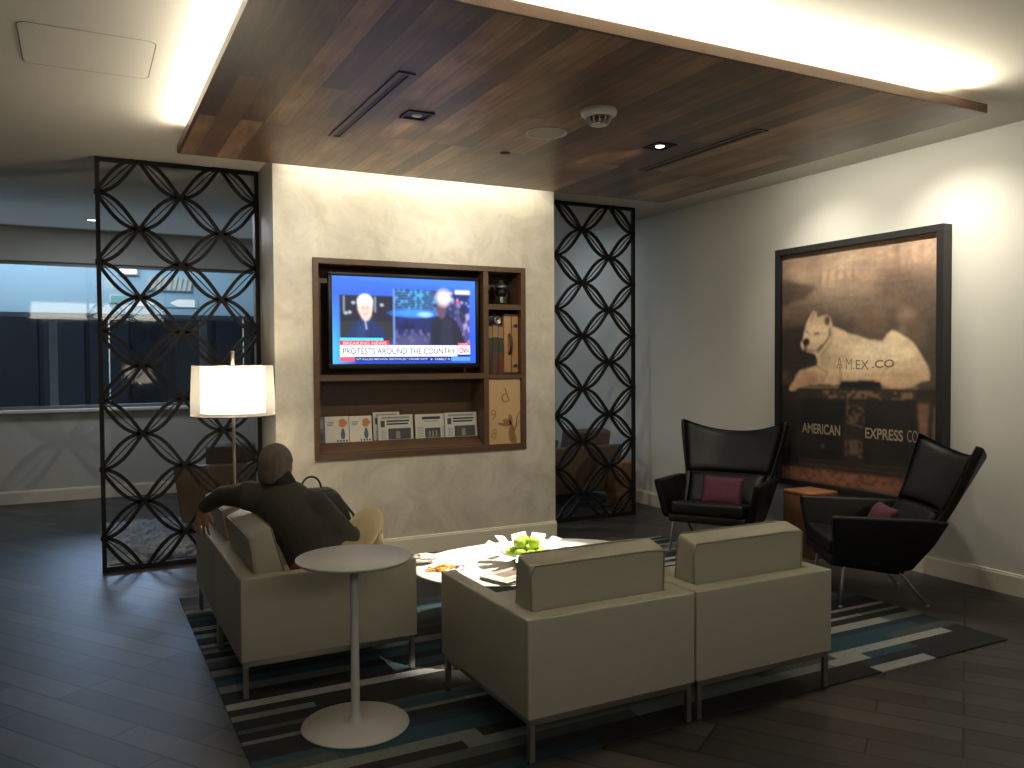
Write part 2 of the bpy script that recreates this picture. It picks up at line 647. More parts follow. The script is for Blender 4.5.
# ------------------------------------------------------------------ the setting
mb = MB()
mb.box(-6, XR + .2, -3.5, YB + .2, -.12, 0, 'floor')
struct(mb, 'floor')
mb = MB()
mb.box(-6, XR + .2, -3.5, YB + .2, ZC, ZC + .15, 'ceil')
struct(mb, 'ceiling')
mb = MB()
mb.box(XR, XR + .15, -3.5, YB + .2, 0, ZC, 'wall')
struct(mb, 'wall_right')
mb = MB()
mb.box(-6.15, -6, -3.5, YB + .2, 0, ZC, 'wall')
struct(mb, 'wall_left')
# back wall: parapet, header, end piers around a long window
WX0, WX1, WZ0, WZ1 = -5.4, 4.6, 1.07, 2.79
mb = MB()
mb.box(-6, XR, YB, YB + .2, 0, WZ0, 'wallback')
mb.box(-6, XR, YB, YB + .2, WZ1, ZC, 'wallback')
mb.box(-6, WX0, YB, YB + .2, WZ0, WZ1, 'wallback')
mb.box(WX1, XR, YB, YB + .2, WZ0, WZ1, 'wallback')
struct(mb, 'wall_back')
mb = MB()
for z in (WZ0, WZ1 - .04):
    mb.box(WX0, WX1, YB + .06, YB + .12, z, z + .04, 'win_frame')
for x in (WX0, -3.4, 2.3, WX1 - .02):
    mb.box(x, x + .02, YB + .07, YB + .11, WZ0, WZ1, 'win_frame')
w1 = struct(mb, 'window_1')
mb = MB()
mb.box(WX0 + .01, WX1 - .01, YB + .088, YB + .094, WZ0 + .03, WZ1 - .03, 'glass')
mb.done('pane', w1)
mb = MB()
mb.box(WX0, WX1, YB - .07, YB + .06, WZ0 - .035, WZ0 + .004, 'sill', .006)
struct(mb, 'trim_1')


def baseboard(x0, y0, x1, y1, name, mbx=None, h=.148, t=.016):
    """board along a wall from (x0,y0) to (x1,y1); body on the left-hand side"""
    d = Vector((x1 - x0, y1 - y0, 0))
    L = d.length
    M = frame((x0, y0, 0), d, (-d.y, d.x, 0))
    own = mbx is None
    mbx = mbx or MB()
    prof = [(0, 0), (t, 0), (t, h - .022), (t - .005, h - .012), (t - .005, h - .006), (0, h)]
    vs = [(0, a, b) for a, b in prof] + [(L, a, b) for a, b in prof]
    n = len(prof)
    fs = [tuple(range(n)), tuple(range(n, 2 * n))[::-1]] + [(i, (i + 1) % n, n + (i + 1) % n, n + i) for i in range(n)]
    mbx.raw(vs, fs, 'base', M)
    if own:
        struct(mbx, name)
    return mbx


baseboard(XR, -3.5, XR, YB, 'baseboard_right')
baseboard(XR - .02, YB, -6, YB, 'baseboard_back')

# television wall with the recess for the cabinet
TX0, TX1, TY1 = 1.335, 3.82, 7.34
CX0, CX1, CZ0, CZ1 = 1.63, 3.516, .824, 2.421
CD = .27
mb = MB()
h = .012
mb.box(TX0, CX0 + h, YT, TY1, 0, ZC, 'plaster')
mb.box(CX1 - h, TX1, YT, TY1, 0, ZC, 'plaster')
mb.box(CX0 + h, CX1 - h, YT, TY1, 0, CZ0 + h, 'plaster')
mb.box(CX0 + h, CX1 - h, YT, TY1, CZ1 - h, ZC, 'plaster')
mb.box(CX0 + h, CX1 - h, YT + CD + .02, TY1, CZ0 + h, CZ1 - h, 'plaster')
struct(mb, 'wall_center')
mb = MB()
baseboard(TX1, YT, TX0, YT, '', mb)
baseboard(TX0, YT, TX0, TY1, '', mb)
baseboard(TX1, TY1, TX1, YT, '', mb)
struct(mb, 'baseboard_center')

# what lies beyond the window: a concourse with a pale fascia and dark glass fronts
mb = MB()
mb.box(-9, 9, YB + .25, 19, -.3, -.1, 'dark_out')
struct(mb, 'floor_outside')
mb = MB()
mb.box(-9, 9, 12.2, 12.5, 2.24, 5.2, 'fascia')
mb.box(-9, 9, 12.17, 12.53, 2.20, 2.26, 'dark_out2')
struct(mb, 'trim_2')
mb = MB()
mb.box(-9, 9, 18.6, 18.8, -.1, 5, 'dark_out')
for k in range(22):
    x = -8.6 + k * .8
    mb.box(x, x + .7, 18.52, 18.6, .2, 3.2, 'dark_out2' if k % 3 else 'dark_out')
struct(mb, 'wall_outside')
for x, w in ((-.36, .10), (-1.9, .12), (1.62, .1)):
    mb = MB()
    mb.box(x, x + w, 13.2, 13.3, -.1, 2.2, 'win_frame')
    mb.box(x - .02, x + w + .02, 13.18, 13.32, -.1, .05, 'win_frame')
    o = mb.done('storefront_post')
    tag(o, {-.36: 'dark upright post beyond the far window, just left of the left lattice screen',
            -1.9: 'dark upright post beyond the far window at the left edge',
            1.62: 'dark upright post beyond the window, seen through the right part of the left screen'}[x], 'post')
for x, lb in ((.36, 'thin pale rod beyond the window near the left edge of the left screen'),
              (2.06, 'thin pale rod beyond the window near the right edge of the left screen')):
    mb = MB()
    mb.tube([(x, 12.14, -.1), (x, 12.14, 2.24)], .008, 'louvre')
    mb.lathe([(0, 0), (.03, 0), (.03, .02), (0, .02)], 'louvre', 12, (x, 12.14, -.1))
    tag(mb.done('upright_rod'), lb, 'rod')
t = thing('panel_light', 'bright white square light on the fascia beyond the far window', 'light', (.60, 12.2, 2.78))
mb = MB()
mb.box(-.12, .12, -.03, 0, 0, .18, 'louvre')
mb.done('housing', t)
mb = MB()
mb.box(-.10, .10, -.035, -.03, .02, .16, 'panel_light')
mb.done('diffuser', t)
t = thing('slatted_vent', 'cream slatted vent on the fascia beyond the window, seen through the left screen', 'vent', (1.1, 12.2, 2.58))
mb = MB()
mb.box(-.30, .30, -.02, 0, 0, .2, 'fascia')
mb.done('backing', t)
mb = MB()
for k in range(9):
    x = -.28 + k * .065
    mb.prism([(x, 0.01), (x + .035, 0.01), (x + .075, .19), (x + .04, .19)], .02, .035, 'louvre', frame((0, 0, 0), (1, 0, 0), (0, 0, 1)))
mb.done('slats', t)
t = thing('arrow_sign', 'pale sign with a white arrow beyond the window, under the slatted vent', 'sign', (1.05, 12.2, 2.36))
mb = MB()
mb.box(-.42, .42, -.012, 0, 0, .12, 'fascia')
mb.done('sign_panel', t)
mb = MB()
A = frame((0, -.014, .06), (1, 0, 0), (0, 0, 1))
mb.prism([(-.38, -.05), (-.2, -.05), (-.08, 0), (-.2, .05), (-.38, .05)], 0, .003, 'sign_white', A)
mb.prism([(.38, -.05), (.16, -.05), (.06, 0), (.16, .05), (.38, .05)], 0, .003, 'sign_white', A)
mb.done('arrow', t)
t = thing('exit_sign', 'small green lit sign beyond the window by the left screen post', 'sign', (.46, 12.2, 2.40))
mb = MB()
mb.box(-.08, .08, -.03, 0, 0, .11, 'louvre', .004)
mb.done('sign_box', t)
mb = MB()
mb.box(-.07, .07, -.032, -.03, .01, .10, 'exit_green')
mb.done('sign_face', t)

# ------------------------------------------------------------------ wooden ceiling canopy
t = thing('ceiling_canopy', 'floating walnut plank ceiling canopy with glowing cove edges above the seating', 'ceiling panel',
          (0, 0, SZ))
mb = MB()
mb.box(SX0 + .02, SX1 - .02, SY0 + .02, SY1 - .02, 0, ST - .005, 'walnut')
mb.done('plank_panel', t)
for x0, x1, y0, y1 in ((SX0, SX1, SY0, SY0 + .02), (SX0, SX1, SY1 - .02, SY1), (SX0, SX0 + .02, SY0 + .02, SY1 - .02),
                       (SX1 - .02, SX1, SY0 + .02, SY1 - .02)):
    mb = MB()
    mb.box(x0, x1, y0, y1, 0, ST, 'walnut_edge')
    mb.done('edge_board', t)
mb = MB()
mb.box(SX0 + .16, SX1 - .3, SY0 + .16, SY1 - .16, ST - .005, ZC - SZ - .001, 'ceil')
mb.done('plinth', t)
mb = MB()
mb.box(SX0 + .055, SX0 + .075, SY0 + .05, 5.84, ST - .005, ST + .02, 'led')
mb.box(SX0 + .08, 4.55, SY0 + .055, SY0 + .075, ST - .005, ST + .02, 'led')
mb.done('led_strip', t)

for (x, y0, y1, lb) in ((1.468, 3.92, 5.22, 'long narrow slot vent in the left part of the walnut ceiling canopy'),
                        (3.80, 3.90, 5.135, 'long narrow slot vent in the right part of the walnut ceiling canopy')):
    t = thing('slot_vent', lb, 'vent', (x, (y0 + y1) / 2, SZ))
    L = (y1 - y0) / 2
    mb = MB()
    for a, b in ((-.045, -.018), (.018, .045)):
        mb.box(a, b, -L, L, -.006, 0, 'walnut_edge')
    for s_ in (-1, 1):
        mb.box(-.018, .018, min(s_ * L, s_ * (L - .02)), max(s_ * L, s_ * (L - .02)), -.006, 0, 'walnut_edge')
    mb.done('frame', t)
    mb = MB()
    mb.box(-.018, .018, -L + .02, L - .02, -.002, 0, 'black_plastic')
    mb.done('slot', t)

for x, y, m, lb in ((1.766, 4.565, 'lens_dim', 'square black recessed downlight beside the left slot vent in the canopy'),
                    (3.47, 4.505, 'lens', 'square black recessed downlight glowing white near the right slot vent')):
    t = thing('downlight', lb, 'ceiling light', (x, y, SZ))
    mb = MB()
    s1, s2 = .08, .064
    for a in ((-s1, s1, -s1, -s2), (-s1, s1, s2, s1), (-s1, -s2, -s2, s2), (s2, s1, -s2, s2)):
        mb.box(*a, -.008, 0, 'black_plastic')
    mb.box(-s2, s2, -s2, s2, -.002, 0, 'black_plastic')
    mb.done('trim_ring', t)
    mb = MB()
    mb.lathe([(0, -.008), (.026, -.007), (.03, -.002)], m, 20)
    mb.done('lens', t)
t = thing('ceiling_speaker', 'round pale speaker grille flush in the walnut canopy', 'speaker', (2.63, 4.566, SZ))
mb = MB()
mb.lathe([(.115, 0), (.125, -.006), (.13, -.006), (.132, 0)], 'off_white_plastic', 48)
mb.done('rim', t)
mb = MB()
mb.lathe([(0, -.005), (.06, -.005), (.115, -.003)], 'speaker_mesh', 48)
mb.done('grille', t)
t = thing('smoke_detector', 'off white smoke detector hanging from the walnut canopy', 'smoke detector', (2.66, 4.015, SZ))
mb = MB()
mb.lathe([(.10, 0), (.105, -.012), (.10, -.03), (.085, -.042), (.07, -.045)], 'off_white_plastic', 40)
mb.done('base', t)
mb = MB()
for k in range(12):
    a = 2 * PI * k / 12
    mb.tube([(.068 * math.cos(a), .068 * math.sin(a), -.044), (.062 * math.cos(a), .062 * math.sin(a), -.07),
             (.045 * math.cos(a), .045 * math.sin(a), -.086)], .004, 'off_white_plastic', 6)
mb.lathe([(0, -.092), (.045, -.088), (.048, -.083), (0, -.08)], 'off_white_plastic', 30)
mb.done('sensor_cage', t)
mb = MB()
mb.lathe([(.035, -.045), (.04, -.06), (.035, -.078), (0, -.08)], 'silver', 24)
mb.done('sensor_core', t)
t = thing('sprinkler_cover', 'small dark round sprinkler cover in the walnut canopy near the television wall', 'sprinkler', (2.625, 5.126, SZ))
mb = MB()
mb.lathe([(0, -.008), (.028, -.008), (.034, -.004), (.036, 0)], 'brown_edge', 24)
mb.done('cover_plate', t)

# access panel in the white ceiling
t = thing('access_panel', 'rounded rectangular access panel outlined in the white ceiling', 'panel', (.07, 4.74, ZC))


def rrect(hx, hy, r, n=6):
    p = []
    for cx, cy, a0 in ((hx - r, hy - r, 0), (-hx + r, hy - r, PI / 2), (-hx + r, -hy + r, PI), (hx - r, -hy + r, 3 * PI / 2)):
        for k in range(n + 1):
            a = a0 + PI / 2 * k / n
            p.append((cx + r * math.cos(a), cy + r * math.sin(a)))
    return p


mb = MB()
o1, o2 = rrect(.30, .30, .05), rrect(.294, .294, .046)
n = len(o1)
mb.raw([(x, y, -.0015) for x, y in o1] + [(x, y, -.0015) for x, y in o2],
       [(i, (i + 1) % n, n + (i + 1) % n, n + i) for i in range(n)], 'groove')
mb.done('seam', t)
mb = MB()
mb.prism(rrect(.293, .293, .046), -.0012, 0, 'ceil')
mb.done('cover', t)

# small recessed light far back
t = thing('downlight', 'small bright round downlight in the far ceiling left of the left screen', 'ceiling light', (.16, 10.2, ZC))
mb = MB()
mb.lathe([(.05, 0), (.055, -.006), (.07, -.006), (.072, 0)], 'off_white_plastic', 24)
mb.done('trim_ring', t)
mb = MB()
mb.lathe([(0, -.004), (.05, -.003)], 'lens', 24)
mb.done('lens', t)


# ------------------------------------------------------------------ lattice screens
def lattice(name, label, x0, x1, y, nx, phase):
    W, H = x1 - x0, ZC - .004
    t = thing(name, label, 'screen', (x0, y, 0), 0)
    fb, fd = .032, .032
    mb = MB()
    mb.box(0, W, -fd / 2, fd / 2, 0, fb * 1.3, 'black_metal')
    mb.box(0, W, -fd / 2, fd / 2, H - fb, H, 'black_metal')
    mb.box(0, fb, -fd / 2, fd / 2, fb * 1.3, H - fb, 'black_metal')
    mb.box(W - fb, W, -fd / 2, fd / 2, fb * 1.3, H - fb, 'black_metal')
    mb.done('frame', t)
    mb = MB()
    ax, az = W / (2 * nx), H / 12
    w = .0265

    def bar(pts, wd, dp):
        vs, fs = [], []
        m_ = len(pts)
        for i in range(m_):
            a = Vector(pts[max(i - 1, 0)])
            b = Vector(pts[min(i + 1, m_ - 1)])
            tx = (b - a).normalized()
            nn = Vector((-tx.y, tx.x)) * wd / 2
            q = Vector(pts[i])
            for s_, d_ in ((1, -1), (1, 1), (-1, 1), (-1, -1)):
                vs.append((q.x + nn.x * s_, d_ * dp / 2, q.y + nn.y * s_))
        for i in range(m_ - 1):
            for k in range(4):
                fs.append((i * 4 + k, i * 4 + (k + 1) % 4, i * 4 + 4 + (k + 1) % 4, i * 4 + 4 + k))
        mb.raw(vs, fs, 'black_metal')
    K = 12
    for i in range(2 * nx):
        for j in range(12):
            # cell between lattice points; the link joins opposite corners
            xa, xb = i * ax, (i + 1) * ax
            za, zb = j * az, (j + 1) * az
            rising = (i + j + phase) % 2 == 0
            if rising:
                P0, P1 = (xa, za), (xb, zb)
            else:
                P0, P1 = (xa, zb), (xb, za)
            dx, dz = P1[0] - P0[0], P1[1] - P0[1]
            c1, c2, c3 = [], [], []
            for k in range(K + 1):
                u = k / K
                b0, b1, b2, b3 = (1 - u) ** 3, 3 * u * (1 - u) ** 2, 3 * u * u * (1 - u), u ** 3
                fa_ = (.27 * b1 + .52 * b2 + b3, .42 * b1 + b2 + b3)
                fb_ = (.48 * b1 + .73 * b2 + b3, .58 * b2 + b3)
                fc_ = (.36 * b1 + .64 * b2 + b3, .2 * b1 + .8 * b2 + b3)
                for c_, f_ in ((c1, fa_), (c2, fb_), (c3, fc_)):
                    c_.append((P0[0] + dx * f_[0], P0[1] + dz * f_[1]))
            bar(c1, w, .024)
            bar(c2, w, .024)
            bar(c3, .008, .012)
    for i in range(2 * nx + 1):
        for j in range(13):
            if (i + j + phase) % 2 == 0:
                x, z = i * ax, j * az
                mb.box(max(0, x - .02), min(W, x + .02), -.013, .013, max(0, z - .014), min(H, z + .014), 'black_metal')
    mb.done('lattice', t)
    return t


lattice('lattice_screen', 'tall black metal lattice screen behind the floor lamp, left of the television wall', .132, TX0, 7.06, 2, 1)
lattice('lattice_screen', 'tall black metal lattice screen between the television wall and the right wall', TX1 + .008, 5.10, 7.05, 2, 1)

# ------------------------------------------------------------------ wall cabinet
t = thing('wall_cabinet', 'recessed walnut wall cabinet holding the television and magazines', 'cabinet', (CX0, YT, CZ0))
W, H = CX1 - CX0, CZ1 - CZ0
ft = .045
DX0, DX1 = 3.106 - CX0, 3.152 - CX0
SH = 1.452 - CZ0, 1.498 - CZ0
mb = MB()
F0 = -.018
mb.box(0, ft, F0, CD, 0, H, 'cabwood', .002, 1)
mb.box(W - ft, W, F0, CD, 0, H, 'cabwood', .002, 1)
mb.box(ft, W - ft, F0, CD, 0, ft, 'cabwood', .002, 1)
mb.box(ft, W - ft, F0, CD, H - ft, H, 'cabwood', .002, 1)
mb.done('frame', t)
mb = MB()
mb.box(ft, W - ft, CD - .012, CD, ft, H - ft, 'cabback')
mb.done('back_panel', t)
mb = MB()
mb.box(DX0, DX1, F0 + .006, CD - .012, ft, H - ft, 'cabwood')
mb.done('divider', t)
for x0, x1, z0, z1 in ((ft, DX0, *SH), (DX1, W - ft, 1.448 - CZ0, 1.484 - CZ0), (DX1, W - ft, 2.05 - CZ0, 2.095 - CZ0)):
    mb = MB()
    mb.box(x0, x1, F0 + .006, CD - .012, z0, z1, 'cabwood')
    mb.done('shelf', t)
mb = MB()
zl = .945 - CZ0
vs = []
for x in (ft, DX0):
    vs += [(x, .012, ft), (x, .012, ft + .012), (x, .125, zl), (x, CD - .012, zl), (x, CD - .012, ft)]
mb.raw(vs, [(0, 1, 2, 3, 4), (5, 6, 7, 8, 9)] + [(i, (i + 1) % 5, 5 + (i + 1) % 5, 5 + i) for i in range(5)], 'cabwood')
mb.done('display_ledge', t)
d0, d1 = DX1 + .003, W - ft - .003
dz0, dz1 = ft + .003, 1.448 - CZ0 - .003
mb = MB()
mb.box(d0, d1, .004, .022, dz0, dz1, 'maple', .002, 1)
door = mb.done('door', t)
door['label'] = 'pale maple door with brown engraved letters and a flower'
mb = MB()


def eng(x, z):
    return (d0 + x * (d1 - d0), .003, dz0 + z * (dz1 - dz0))


for ch, x, z, hh, ro in (('9', .08, .38, .085, .1), ('8', .06, .10, .085, -.15), ('d', .45, .62, .12, .35)):
    a = Vector((math.cos(ro), 0, math.sin(ro)))
    b = Vector((-math.sin(ro), 0, math.cos(ro)))
    mb = MB()
    mb.text(ch, 'engrave', frame(eng(x, z), a, b), height=hh, bold=-.012)
    mb.done('engraved_character', door)
mb = MB()
for pts in (((.72, .04), (.8, .2), (.97, .36)), ((.8, .2), (.70, .36)), ((.78, .24), (.55, .33)), ((.84, .26), (.9, .42), (.97, .5))):
    mb.tube([eng(*q) for q in pts], .004, 'engrave', 6)
for c, r, an in (((.74, .11), (.035, .09), .25), ((.58, .34), (.05, .022), -.3), ((.68, .37), (.02, .05), .2), ((.46, .3), (.06, .014), -.2)):
    cc = Vector(eng(*c))
    mb.prism([(r[0] * math.cos(k * PI / 8), r[1] * math.sin(k * PI / 8)) for k in range(16)], 0, .001, 'engrave',
             frame(cc, (math.cos(an), 0, math.sin(an)), (-math.sin(an), 0, math.cos(an))))
mb.done('engraved_flower', door)


# ------------------------------------------------------------------ small painter for the screen picture and the framed print
def srgb(c):
    c = np.asarray(c, float) / 255.
    return np.where(c <= .04045, c / 12.92, ((c + .055) / 1.055) ** 2.4)


class Painter:
    def __init__(s, w, h, base):
        s.w, s.h = w, h
        s.u, s.v = np.meshgrid(np.linspace(0, 1, w), np.linspace(0, 1, h))
        s.im = np.ones((h, w, 3)) * srgb(base)
        s.rng = np.random.default_rng(5)

    def blur(s, m, k):
        for _ in range(k):
            p = np.pad(m, 1, mode='edge')
            m = (p[1:-1, 1:-1] * 4 + p[:-2, 1:-1] * 2 + p[2:, 1:-1] * 2 + p[1:-1, :-2] * 2 + p[1:-1, 2:] * 2
                 + p[:-2, :-2] + p[:-2, 2:] + p[2:, :-2] + p[2:, 2:]) / 16
        return m

    def put(s, mask, c, a=1.):
        m = (mask * a)[..., None]
        s.im = s.im * (1 - m) + srgb(c) * m

    def pmask(s, P, soft=1):
        P = np.asarray(P, float)
        ins = np.zeros_like(s.u, bool)
        n = len(P)
        for i in range(n):
            x1, y1 = P[i]
            x2, y2 = P[(i + 1) % n]
            if y1 == y2:
                continue
            c = ((y1 > s.v) != (y2 > s.v)) & (s.u < (x2 - x1) * (s.v - y1) / (y2 - y1) + x1)
            ins ^= c
        return s.blur(ins.astype(float), soft)

    def poly(s, P, c, a=1., soft=1):
        s.put(s.pmask(P, soft), c, a)

    def rect(s, x0, y0, x1, y1, c, a=1., soft=0):
        s.poly([(x0, y0), (x1, y0), (x1, y1), (x0, y1)], c, a, soft)

    def ell(s, cx, cy, rx, ry, c, a=1., soft=.3):
        d = np.sqrt(((s.u - cx) / rx) ** 2 + ((s.v - cy) / ry) ** 2)
        s.put(np.clip((1 + soft / 2 - d) / soft, 0, 1), c, a)

    def line(s, P, wd, c, a=1., asp=1.):
        best = np.full_like(s.u, 9.)
        for (x1, y1), (x2, y2) in zip(P[:-1], P[1:]):
            dx, dy = x2 - x1, (y2 - y1) * asp
            tt = np.clip(((s.u - x1) * dx + (s.v - y1) * asp * dy) / (dx * dx + dy * dy + 1e-12), 0, 1)
            best = np.minimum(best, np.hypot(s.u - x1 - tt * dx, (s.v - y1) * asp - tt * dy))
        s.put(np.clip(1.5 - best / wd, 0, 1), c, a)

    def noise(s, nx, ny):
        g = s.rng.random((ny + 2, nx + 2))
        x, y = s.u * nx, s.v * ny
        xi, yi = x.astype(int), y.astype(int)
        fx, fy = x - xi, y - yi
        fx, fy = fx * fx * (3 - 2 * fx), fy * fy * (3 - 2 * fy)
        return (g[yi, xi] * (1 - fx) + g[yi, xi + 1] * fx) * (1 - fy) + (g[yi + 1, xi] * (1 - fx) + g[yi + 1, xi + 1] * fx) * fy

    def soften(s, k):
        s.im = np.stack([s.blur(s.im[..., c], k) for c in range(3)], -1)

    def mesh(s, name, m, M, W, H, parent=None):
        """flat grid, u along X (0..W), v downwards along -Y (0..-H)"""
        w, h = s.w, s.h
        co = np.stack([s.u * W, -s.v * H, np.zeros_like(s.u)], -1).reshape(-1, 3)
        co = co @ np.array(M.to_3x3()).T + np.array(M.translation)
        idx = np.arange(w * h).reshape(h, w)
        fa = np.stack([idx[:-1, :-1], idx[1:, :-1], idx[1:, 1:], idx[:-1, 1:]], -1).reshape(-1, 4)
        me = bpy.data.meshes.new(name)
        me.from_pydata(co.tolist(), [], fa.tolist())
        ca = me.color_attributes.new('Col', 'FLOAT_COLOR', 'POINT')
        ca.data.foreach_set('color', np.concatenate([s.im.reshape(-1, 3), np.ones((w * h, 1))], 1).ravel().astype(np.float32))
        me.materials.append(m)
        o = bpy.data.objects.new(name, me)
        COL.objects.link(o)
        if parent:
            o.parent = parent
        return o


# ------------------------------------------------------------------ television
tv = thing('television', 'flat black television showing a news broadcast in the walnut wall cabinet', 'television', (2.418, YT, 1.5))
sx0, sx1, sz0, sz1 = 1.79 - 2.418, 3.045 - 2.418, 1.587 - 1.5, 2.29 - 1.5
mb = MB()
bz = .03
for a in ((sx0 - bz, sx1 + bz, sz0 - bz * 1.35, sz0), (sx0 - bz, sx1 + bz, sz1, sz1 + bz), (sx0 - bz, sx0, sz0, sz1), (sx1, sx1 + bz, sz0, sz1)):
    mb.box(a[0], a[1], .015, .05, a[2], a[3], 'black_plastic', .003, 2)
mb.done('bezel', tv)
mb = MB()
mb.box(sx0 - .01, sx1 + .01, .03, .08, sz0 - .01, sz1 + .01, 'black_plastic')
mb.box(-.3, .3, .08, .13, .25, .6, 'black_plastic', .01)
mb.done('casing', tv)
mb = MB()
mb.box(-.1, .1, .13, CD - .012, .3, .5, 'black_metal', .004)
mb.done('wall_mount', tv)
p = Painter(230, 130, (18, 60, 190))
p.put(np.clip(1 - p.v * 1.6, 0, 1), (70, 130, 235), .55)
p.put(np.clip(1 - p.u * 6, 0, 1) * np.clip(p.v * 1.6 - .3, 0, 1), (80, 190, 250), .8)
p.poly([(0, 0), (.35, .05), (1, .10), (1, 0)], (60, 120, 240), .7, 4)
p.put(np.clip(p.u * 3 - 2.2, 0, 1), (60, 120, 235), .5)
# left feed: anchor outdoors at night
x0, x1, y0, y1 = .05, .41, .215, .765
p.rect(x0, y0, x1, y1, (22, 26, 48))
p.rect(x0, y0 + .3, x1, y1, (40, 44, 46))
for x in (.078, .285):
    p.line([(x, .23), (x, .40)], .004, (150, 165, 190), .9, .56)
for x, y in ((.14, .30), (.33, .32), (.115, .41), (.09, .42)):
    p.ell(x, y, .012, .016, (190, 200, 215), .8, .6)
p.poly([(.09, .765), (.105, .62), (.13, .55), (.18, .49), (.215, .455), (.26, .47), (.30, .53), (.34, .60), (.365, .765)], (24, 44, 92), 1, 2)
p.poly([(.15, .765), (.17, .58), (.2, .52), (.22, .62), (.23, .765)], (36, 62, 118), .6, 3)
p.line([(.215, .47), (.226, .60)], .004, (170, 195, 225), .9, .56)
p.poly([(.18, .36), (.19, .46), (.215, .51), (.24, .50), (.26, .44), (.262, .34)], (225, 190, 180), 1, 1)
p.ell(.218, .345, .049, .115, (235, 205, 195), 1, .25)
p.ell(.217, .285, .051, .085, (240, 240, 245), 1, .3)
p.ell(.218, .375, .038, .075, (228, 188, 176), .9, .5)
for x in (.203, .235):
    p.ell(x, .355, .009, .010, (120, 90, 100), .8, .8)
p.line([(.207, .43), (.231, .43)], .004, (160, 105, 105), .7, .56)
# right feed: reporter in a crowded street at night
x0, x1, y0, y1 = .417, .955, .13, .79
p.rect(x0, y0, x1, y1, (26, 36, 96))
m = p.pmask([(x0, y0), (x1, y0), (x1, y1), (x0, y1)], 0)
n1 = p.noise(60, 26)
n2 = p.noise(26, 14)
p.put(m * (p.v < .44) * np.clip((n1 - .5) * 3, 0, 1), (70, 170, 235), .8)
for k in range(9):
    p.line([(.417, .16 + k * .034), (.69, .15 + k * .028)], .003, (90, 180, 230), .45, .56)
p.ell(.555, .41, .15, .045, (60, 140, 255), .9, .7)
p.ell(.63, .42, .05, .03, (150, 205, 255), .9, .7)
p.put(m * (p.v > .46) * np.clip((n2 - .35) * 2, 0, 1), (14, 18, 52), .8)
p.put(m * (p.v > .60) * (p.u < .70) * np.clip((n1 - .55) * 3, 0, 1), (120, 120, 170), .6)
p.ell(.55, .76, .15, .10, (88, 84, 130), .6, .6)
p.rect(.86, .40, .955, .79, (90, 80, 150), .6, 3)
p.put(m * (p.u > .80) * np.clip((n1 - .6) * 4, 0, 1), (190, 170, 210), .6)
p.poly([(.665, .79), (.67, .56), (.69, .47), (.73, .42), (.80, .42), (.86, .50), (.90, .62), (.93, .79)], (26, 30, 52), 1, 2)
p.poly([(.74, .79), (.75, .55), (.78, .45), (.82, .50), (.84, .79)], (40, 44, 70), .6, 4)
p.poly([(.715, .24), (.71, .38), (.735, .46), (.765, .46), (.785, .38), (.785, .25)], (96, 70, 92), 1, 2)
p.ell(.748, .245, .042, .07, (36, 34, 52), 1, .4)
p.ell(.765, .215, .045, .08, (255, 240, 245), 1, 1.2)
p.ell(.765, .205, .025, .04, (255, 255, 255), 1, .6)
p.ell(.868, .27, .016, .024, (230, 60, 120), .9, .8)
p.ell(.905, .42, .022, .09, (20, 22, 46), .9, .5)
p.ell(.84, .36, .04, .09, (46, 48, 90), .8, .8)
p.rect(.848, .12, .958, .165, (235, 240, 250), 1, 1)
p.rect(.853, .165, .958, .195, (22, 40, 100), 1, 1)
p.rect(.41, .13, .417, .79, (120, 170, 240), .8, 0)
p.soften(2)
# captions
p.rect(.05, .705, .34, .735, (60, 205, 245))
p.rect(.05, .735, .378, .79, (226, 50, 70))
p.rect(.05, .79, .862, .915, (238, 244, 252))
p.rect(.866, .755, .957, .79, (226, 60, 84))
p.rect(.866, .79, .957, .895, (238, 240, 250))
p.rect(.866, .895, .957, .915, (30, 40, 90))
p.rect(.05, .925, .957, .975, (16, 44, 120))
p.rect(.05, .925, .148, .975, (226, 80, 100))
p.rect(.82, .925, .957, .975, (80, 150, 235))
SW, SH_ = sx1 - sx0, sz1 - sz0
scr = p.mesh('screen', col_mat('television_picture', 1.6), frame((sx0, .0295, sz1), (1, 0, 0), (0, 0, 1)), SW, SH_, tv)


def stx(name, body, m, x0, x1, yb, yt, bold=0.):
    mb = MB()
    mb.text(body, m, frame((sx0 + x0 * SW, .0285, sz1 - yb * SH_), (1, 0, 0), (0, 0, 1)), (x1 - x0) * SW, (yb - yt) * SH_, bold)
    mb.done(name, scr)


stx('headline_lettering', 'PROTESTS AROUND THE COUNTRY', 'screen_text', .068, .848, .888, .822, .004)
stx('banner_lettering', 'BREAKING NEWS', 'screen_white', .07, .36, .782, .745, .012)
stx('live_lettering', 'LIVE', 'screen_white', .885, .94, .784, .762)
stx('logo_lettering', 'CNN', 'screen_red', .876, .947, .880, .812, .03)
stx('ticker_lettering', 'NT KILLED MICHAEL BROWN JR," CRUMP SAYS', 'screen_white', .158, .645, .965, .937, .01)
stx('ticker_bullet', '\u2022', 'screen_white', .668, .680, .962, .942, .01)
stx('ticker_lettering', 'FAMILY A', 'screen_white', .70, .81, .963, .939, .01)

# ------------------------------------------------------------------ things in the cabinet
def leaning(name, label, cat, x0, x1, z0, z1, y0, fn, th=.008, lean=.10, group=None, front='paper', skew=0.):
    """sheaf of paper leaning on the ledge; fn draws on its front with local x 0..w, z 0..h"""
    w, hh = x1 - x0, z1 - z0
    o = thing(name, label, cat, (x0, y0, z0), 0, group)
    o.rotation_euler = (-lean, 0, 0)
    m_ = MB()
    m_.box(0, w, 0, th, 0, hh, front, .001, 1)
    m_.done('pages', o)
    m_ = MB()
    fn(m_, w, hh)
    m_.done('print', o)
    return o


